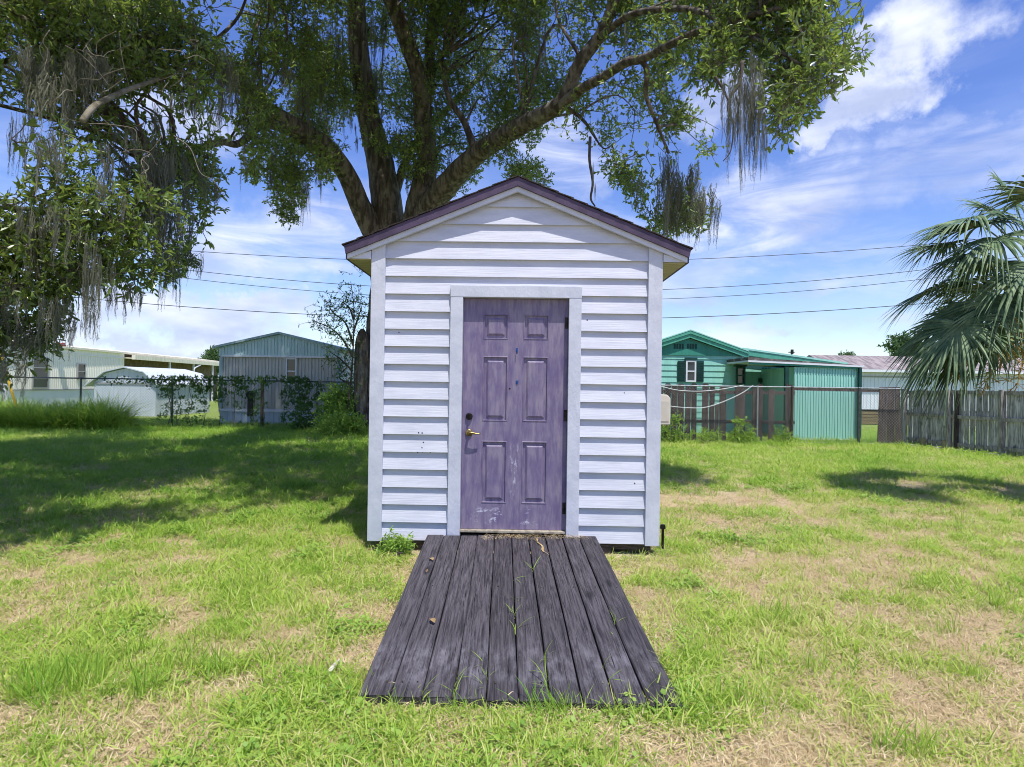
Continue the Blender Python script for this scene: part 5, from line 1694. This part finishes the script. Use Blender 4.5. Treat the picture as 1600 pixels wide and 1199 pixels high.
# --- old pale trailer on the far right
TY = 25.5
tr = thing('old_trailer', 'pale trailer with a streaked brown roof beyond the grey fence', 'trailer', (P(1450, 640, TY).x, TY, 0))
tx0, tx1 = P(1312, 620, TY).x, P(1800, 620, TY).x
tz0, tz1, tz2 = P(1360, 640, TY).z, P(1360, 579, TY).z, P(1360, 556, TY + 2).z
mb = MB(); mb.box(tx0, tx1, TY, TY + 4.2, tz0, tz1); mb.build('wall', WHITEMETAL, tr, world=True)
mb = MB(); ribs(mb, (tx0, TY - .001, 0), (1, 0, 0), (0, -1, 0), tx1 - tx0, tz0 + .02, lambda s: tz1 - .32, .16, .04, .014)
tag(mb.build('wall_ribs', WHITEMETAL, tr, world=True), kind='stuff')
mb = MB(); mb.box(tx0, tx1, TY - .03, TY - .001, tz1 - .30, tz1 - .24); mb.build('trim_strip', GFRAME, tr, world=True)
mb = MB(); mb.ext([(tx0 - .3, TY - .3, tz1 + .002), (tx0 - .3, TY + 2.1, tz2), (tx0 - .3, TY + 4.5, tz1 + .002)], (tx1 - tx0 + .6, 0, 0)); mb.build('roof', OLDROOF, tr, world=True)
mb = MB(); mb.box(tx0 - .3, tx1 + .3, TY - .34, TY - .305, tz1 - .08, tz1 + .03); mb.build('gutter', WFRAME, tr, world=True)
zz_ = .02
while zz_ < tz0 - .12:
    mb = MB(); mb.box(tx0 + .05, tx1, TY + .02 + random.uniform(-.01, .01), TY + .05, zz_, zz_ + .115); mb.build('skirting_board', SLATBROWN, tr, world=True); zz_ += .14
mb = MB(); mb.box(tx0 + .06, tx1, TY + .08, TY + 4, -.05, tz0 - .003); mb.build('underfloor', DARKIN, tr, world=True)

# ------------------------------------------------------------------ far trees
def far_tree(label, px0, px1, py0, Y, n, scale, squash=.6):
    a = P(px0, 600, Y).x; b = P(px1, 600, Y).x; top = P((px0 + px1) / 2, py0, Y).z
    c = (a + b) / 2; R_ = (b - a) / 2
    t = thing('tree', label, 'tree', (c, Y, 0), group='trees beyond the houses')
    mb = MB(); mb.tube([(c, Y, -.2), (c + .1, Y, top * .35), (c, Y, top * .7)], [.3, .22, .1], 8)
    for k in range(5):
        e = Vector((c + random.uniform(-.8, .8) * R_, Y + random.uniform(-.6, .6) * R_, top * random.uniform(.65, .9)))
        mb.tube([(c + .05, Y, top * .45), e], [.12, .03], 6)
    mb.build('trunk', BARK, t, world=True, smooth=True)
    u = rng.normal(0, 1, (n, 3)); u /= np.linalg.norm(u, axis=1)[:, None]; u *= rng.random((n, 1)) ** .45
    zc = top * (1 - squash * .5)
    q = np.stack([c + u[:, 0] * R_, Y + u[:, 1] * R_, zc + u[:, 2] * top * squash * .5], 1)
    q = q[vnoise3(q / 1.4 + 60, 12) > .42]
    o = scatter_random('crown', q, scale, rng.random(len(q)), FARLEAF_SRC, 3, .8, t); tag(o, kind='stuff')


random.seed(77)
far_tree('distant rounded tree beyond the old trailer roof near the palm', 1378, 1445, 524, 42, 900, 1.0, .55)
far_tree('low far tree on the skyline next to the mint wing roof end', 1262, 1310, 556, 60, 500, 1.1, .6)
far_tree('flat topped far tree on the skyline left of the palm', 1296, 1350, 552, 66, 600, 1.1, .6)
far_tree('far tree showing between the carport and the blue grey gable', 316, 352, 545, 52, 500, .9, .6)
far_tree('far tree hidden mostly behind the palm fronds', 1480, 1620, 540, 50, 900, 1.1, .55)
far_tree('small far tree at the left end of the cream trailer', -70, 30, 520, 60, 700, 1.1, .6)

# ------------------------------------------------------------------ overhead wires
WY = 34.0
for pts4, w_, lb in (([(320, 393), (541, 407), (1080, 404), (1360, 390)], .022, 'topmost overhead wire above the white shed eaves'),
                     ([(285, 421), (550, 446), (1040, 452), (1360, 431)], .022, 'second overhead wire down, just above its close neighbour'),
                     ([(275, 433), (570, 461), (1040, 467), (1360, 445.5)], .020, 'third overhead wire down, running just under the second'),
                     ([(140, 467), (570, 495), (1035, 497), (1400, 478)], .026, 'lowest overhead wire crossing behind the shed')):
    a = np.array(pts4); co = np.polyfit(a[:, 0], a[:, 1], 2)
    mb = MB(); mb.tube([P(px, float(np.polyval(co, px)), WY) for px in np.linspace(-150, 1750, 60)], w_ * .75, 5)
    tag(mb.build('power_line', CABLE), lb, 'wire', 'overhead wires')

# guy wire guard, left edge
g0, g1 = P(34, 642, 17.6), P(1, 552, 17.6)
gw = thing('guy_wire', 'leaning yellow guy wire guard by the far left of the fence', 'guy wire', (g0.x, 17.6, 0))
g0.z = .05
mb = MB(); mb.tube([g0, g1], .035, 8); mb.build('guard', mat('yellow_plastic', '#d9b23a', '#c9a030', rough=.5), gw, world=True)
dd = (g1 - g0).normalized()
mb = MB(); mb.tube([g0 - dd * .4, g1 + dd * 6], .008, 5); mb.build('cable', STEEL, gw, world=True)
wp = MB(); q_ = P(9, 645, 18.9); wp.box(q_.x - .06, q_.x + .06, 18.85, 18.95, -.1, 1.4)
tag(wp.build('white_post', WHITEMETAL), 'pale square post behind the yellow guy guard', 'post')

# ------------------------------------------------------------------ weeds along the right fence
bush('leafy weeds at the shed end of the pale chain link fence', 1020, 1068, 640, 690, 15.6, .25, 80, .65, WEED_SRC, 3, .4, 'weed_clump', 'weeds')
bush('round weed bush in the middle of the dark picket fence', 1138, 1178, 655, 692, 15.6, .25, 70, .6, WEED_SRC, 3, .6, 'weed_clump', 'weeds')
bush('low straggling weeds between the two bigger weed bushes', 1070, 1138, 672, 692, 15.6, .2, 50, .5, WEED_SRC, 3, .7, 'weed_clump', 'weeds')
bush('small weeds at the left foot of the mint corrugated panel', 1212, 1242, 668, 692, 15.6, .2, 35, .5, WEED_SRC, 3, .6, 'weed_clump', 'weeds')
bush('leafy weed growing against the left corner block of the shed', 590, 642, 838, 872, 4.98, .08, 46, .30, WEED_SRC, 3, .6, 'weed_clump', 'weeds')

# ------------------------------------------------------------------ lawn
rng = np.random.default_rng(99)


def lawn_points(n, y0, y1, power, margin=.12):
    u = rng.random(n)
    e = 1 - power
    y = (y0 ** e + u * (y1 ** e - y0 ** e)) ** (1 / e) if abs(e) > 1e-6 else y0 * (y1 / y0) ** u
    half = (.87 + margin) * y + .5 + 1.3 * np.clip((6 - y) / 4, 0, 1)
    x = rng.uniform(-1, 1, n) * half
    return x, y


RAMP_INV = MX[ramp].inverted(); SHED_INV = MX[shed].inverted()


def outside(x, y, pad=.0):
    c, s = math.cos(.0143), math.sin(.0143)
    rx = (x - .052) * c + (y - 2.65) * s; ry = -(x - .052) * s + (y - 2.65) * c
    on_ramp = (np.abs(rx) < .715) & (ry > -.04) & (ry < 2.5)
    in_shed = (np.abs(x - SH.x) < W - .02) & (y > SH_Y - .17) & (y < SH_Y + D)
    return ~(on_ramp | in_shed)


Lx, Ly, Lr, Lsc, Lt, Li = [], [], [], [], [], []
x, y = lawn_points(165000, 1.45, 22.0, 1.2)
ok = outside(x, y); x, y = x[ok], y[ok]
b = bare_map(x, y)
cl = fbm2(x, y, .20, 31, 2)
keep = rng.random(len(x)) < np.clip((1.08 - b * 1.15) * (.18 + 1.7 * np.clip((cl - .34) / .32, 0, 1)), .05, 1)
x, y, b = x[keep], y[keep], b[keep]
n = len(x)
grow = fbm2(x, y, .9, 55, 3)
scale = (.62 + 1.0 * grow) * (1.0 - .25 * b) * (1 + np.clip((y - 6) / 16, 0, .7))
patch = fbm2(x, y, 1.8, 66, 3)
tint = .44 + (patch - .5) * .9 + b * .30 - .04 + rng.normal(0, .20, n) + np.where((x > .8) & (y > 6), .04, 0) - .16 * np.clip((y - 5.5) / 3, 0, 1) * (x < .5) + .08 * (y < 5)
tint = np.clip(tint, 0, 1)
broad = fbm2(x, y, .7, 88, 3)
pb = np.clip((broad - .55) * 4, 0, .42) * (y < 9)
pb = np.where((np.abs(x) < 1.2) & (y < 2.9), pb * .25, pb)
idx = np.where(rng.random(n) < pb, 4, rng.choice(4, n, p=[.36, .28, .16, .20]))
rot = np.stack([rng.normal(0, .22, n), rng.normal(0, .22, n), rng.uniform(0, 6.283, n)], 1)
sc3 = np.repeat((scale * rng.uniform(.7, 1.25, n))[:, None], 3, 1); sc3[:, :2] *= 1.15
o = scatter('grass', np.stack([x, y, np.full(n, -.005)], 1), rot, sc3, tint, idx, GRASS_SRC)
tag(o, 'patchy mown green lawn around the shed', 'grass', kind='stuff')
print('grass tufts', n)
# straw
x, y = lawn_points(68000, 1.45, 16.0, 1.25)
ok = outside(x, y); x, y = x[ok], y[ok]
b = bare_map(x, y); keep = rng.random(len(x)) < np.clip(.16 + b * 1.1 + .22 / (1 + np.exp((y - 6.5) * .9)), .05, 1); x, y = x[keep], y[keep]; n = len(x)
o = scatter_random('dead_grass', np.stack([x, y, np.full(n, .0)], 1), .9 + np.clip((y - 5) / 12, 0, .6), rng.random(n), DRY_SRC, 3, .12)
tag(o, 'tan dead grass clippings lying over the thin lawn', 'dead grass', kind='stuff')
# taller clumps
q, s_, t_ = [], [], []
for (px, py, rx, n, sc, ti) in ((150, 1075, 150, 80, .62, .35), (60, 1100, 80, 40, .60, .4), (300, 1050, 60, 24, .55, .35), (250, 1020, 80, 24, .45, .4), (380, 1000, 60, 18, .4, .5), (450, 950, 50, 16, .4, .5), (1430, 920, 60, 26, .5, .4), (1210, 970, 70, 26, .5, .35), (1260, 1050, 80, 26, .5, .35), (1180, 1110, 70, 18, .5, .4),
                                (1440, 1180, 80, 30, .55, .45), (1330, 1000, 50, 14, .4, .5), (1560, 950, 60, 16, .45, .45), (860, 1120, 60, 40, .50, .3), (700, 1120, 50, 14, .42, .35), (620, 1115, 50, 18, .42, .35), (980, 1125, 50, 14, .45, .4), (560, 1110, 20, 10, .42, .35), (1050, 1118, 25, 8, .4, .4), (1530, 1060, 60, 14, .45, .5),
                                (1470, 990, 60, 12, .4, .5), (1020, 950, 50, 14, .35, .4), (980, 880, 50, 18, .38, .4), (1300, 900, 80, 18, .38, .5), (330, 990, 40, 8, .4, .4), (940, 1190, 60, 14, .45, .5), (500, 1180, 60, 10, .4, .5), (1100, 1040, 40, 12, .4, .45),
                                (400, 740, 90, 30, .5, .35), (520, 735, 40, 14, .5, .4), (1300, 800, 150, 60, .42, .5), (1480, 830, 100, 50, .42, .5), (1150, 800, 80, 24, .4, .5), (250, 770, 120, 40, .5, .3), (100, 800, 80, 30, .5, .3)):
    for k in range(n):
        p = G(px + rng.normal(0, rx * .5), py + rng.normal(0, rx * .10))
        q.append((p.x, p.y, -.01)); s_.append(sc * rng.uniform(.5, 1.1)); t_.append(ti + rng.normal(0, .12))
q = np.array(q); ok = outside(q[:, 0], q[:, 1])
o = scatter_random('grass_clumps', q[ok], np.array(s_)[ok], np.array(t_)[ok], TALL_SRC, 3, .22)
tag(o, 'longer coarse grass clumps standing up out of the lawn', 'grass', kind='stuff')
# blades coming up between the ramp planks
q = []
for (px, py) in ((800, 935), (803, 960), (797, 985), (760, 1040), (762, 1060), (760, 1075), (700, 1085), (712, 1060), (655, 1085), (830, 890), (805, 905), (850, 1030), (854, 1055), (945, 1040), (950, 1060), (967, 975), (1012, 1085), (868, 1075)):
    d_ = CAM_R @ Vector(((px - 800) / F, -(py - 599.5) / F, -1))
    # meet the sloping deck
    k = (.045 - .0463 * 2.65 - EYE) / (d_.z - .0463 * d_.y)
    xx_, yy_ = d_.x * k, d_.y * k
    rx = (xx_ - .052); j = round((rx + .7245) / .1449); xx_ = .052 + j * .1449 - .7245 - .0143 * (yy_ - 2.65) - .003
    q.append((xx_, yy_, .045 + .0463 * (yy_ - 2.65) - .02))
q = np.array(q)
BL_SRC = source_collection('ramp_blade', [blade_tuft(3, .16, .006, .004, .9, [GRASSM], 4), blade_tuft(4, .12, .005, .006, .7, [GRASSM], 4)])
o = scatter_random('grass_sprigs', q, .9, np.full(len(q), .35), BL_SRC, 2, .2)
tag(o, 'green grass sprigs growing up between the dark ramp planks', 'grass', kind='stuff')
# dry needles and clippings on the ramp top
q = []
for k in range(60):
    rx = rng.uniform(-.25, .62) if k < 44 else rng.uniform(-.7, .7); ry = 2.40 - abs(rng.normal(0, .035)) if k < 44 else rng.uniform(.2, 2.3)
    if k >= 44: continue
    q.append((.052 + rx - .0143 * ry, 2.65 + ry, .055 + .0463 * ry))
q = np.array(q)
o = scatter_random('straw_litter', q, .55, rng.random(len(q)), DRY_SRC, 3, .05); tag(o, 'dry straw litter along the top edge of the ramp at the door', 'straw', kind='stuff')
mb = MB()  # streak of split wood in a plank, added as thin raised strands
random.seed(8)
def on(x, y): return Vector((.052 + x - .0143 * y, 2.65 + y, .0565 + .0463 * y))
for k in range(16):
    t0 = random.uniform(0, .55); t1 = t0 + random.uniform(.15, .45); w0 = random.gauss(0, .006)
    pl = [on(.195 + .085 * t + w0 + .010 * math.sin(t * 17 + .5) + random.gauss(0, .0015), 2.38 - .58 * t) for t in np.linspace(t0, min(1, t1), 7)]
    mb.tube(pl, .0016, 4)
tag(mb.build('split_wood', SPLITWOODM), 'streak of tan split wood running along a plank near the door', 'straw', kind='stuff')

# stick on the lawn
g_ = G(513, 1062); g2 = G(530, 1043)
mb = MB(); p, r = catmull([g_ + Vector((0, 0, .035)), g_.lerp(g2, .5) + Vector((.004, 0, .042)), g2 + Vector((0, 0, .035))], [.010, .011, .009], 4); mb.tube(p, r, 7)
tag(mb.build('stick', mat('pale_stick_wood', '#cfc9bd', '#a8a195', rough=.8, scale=20)), 'pale broken stick lying in the grass left of the ramp', 'stick')
for i, (px, py, lbl) in enumerate(((672, 873, 'curled tan leaf on the upper left ramp planks'), (673, 968, 'tan leaf lying on the second ramp plank'))):
    d_ = CAM_R @ Vector(((px - 800) / F, -(py - 599.5) / F, -1)); k = (.058 - .0463 * 2.65 - EYE) / (d_.z - .0463 * d_.y)
    c = Vector((d_.x * k, d_.y * k, EYE + d_.z * k)) + Vector((0, 0, .004))
    mb = MB(); leaf_shape(mb, c, Vector((.4, -.9, .05)).normalized(), Vector((.9, .4, 0)).normalized(), Vector((0, 0, 1)), .075, .035, .3)
    tag(mb.build('dead_leaf', mat('dead_leaf', '#b9a27c', '#94784f', rough=.8)), lbl, 'leaf', 'dead leaves on the ramp')
mb = MB(); q_ = MX[shed] @ Vector((W + .07, .12, 0)); mb.tube([q_ + Vector((0, 0, -.1)), q_ + Vector((0, 0, .20))], .012, 8); mb.tube([q_ + Vector((0, 0, .20)), q_ + Vector((0, 0, .235))], [.026, .022], 8)
tag(mb.build('ground_stake', DARKMETAL), 'short dark metal stake at the right front corner of the shed', 'stake')
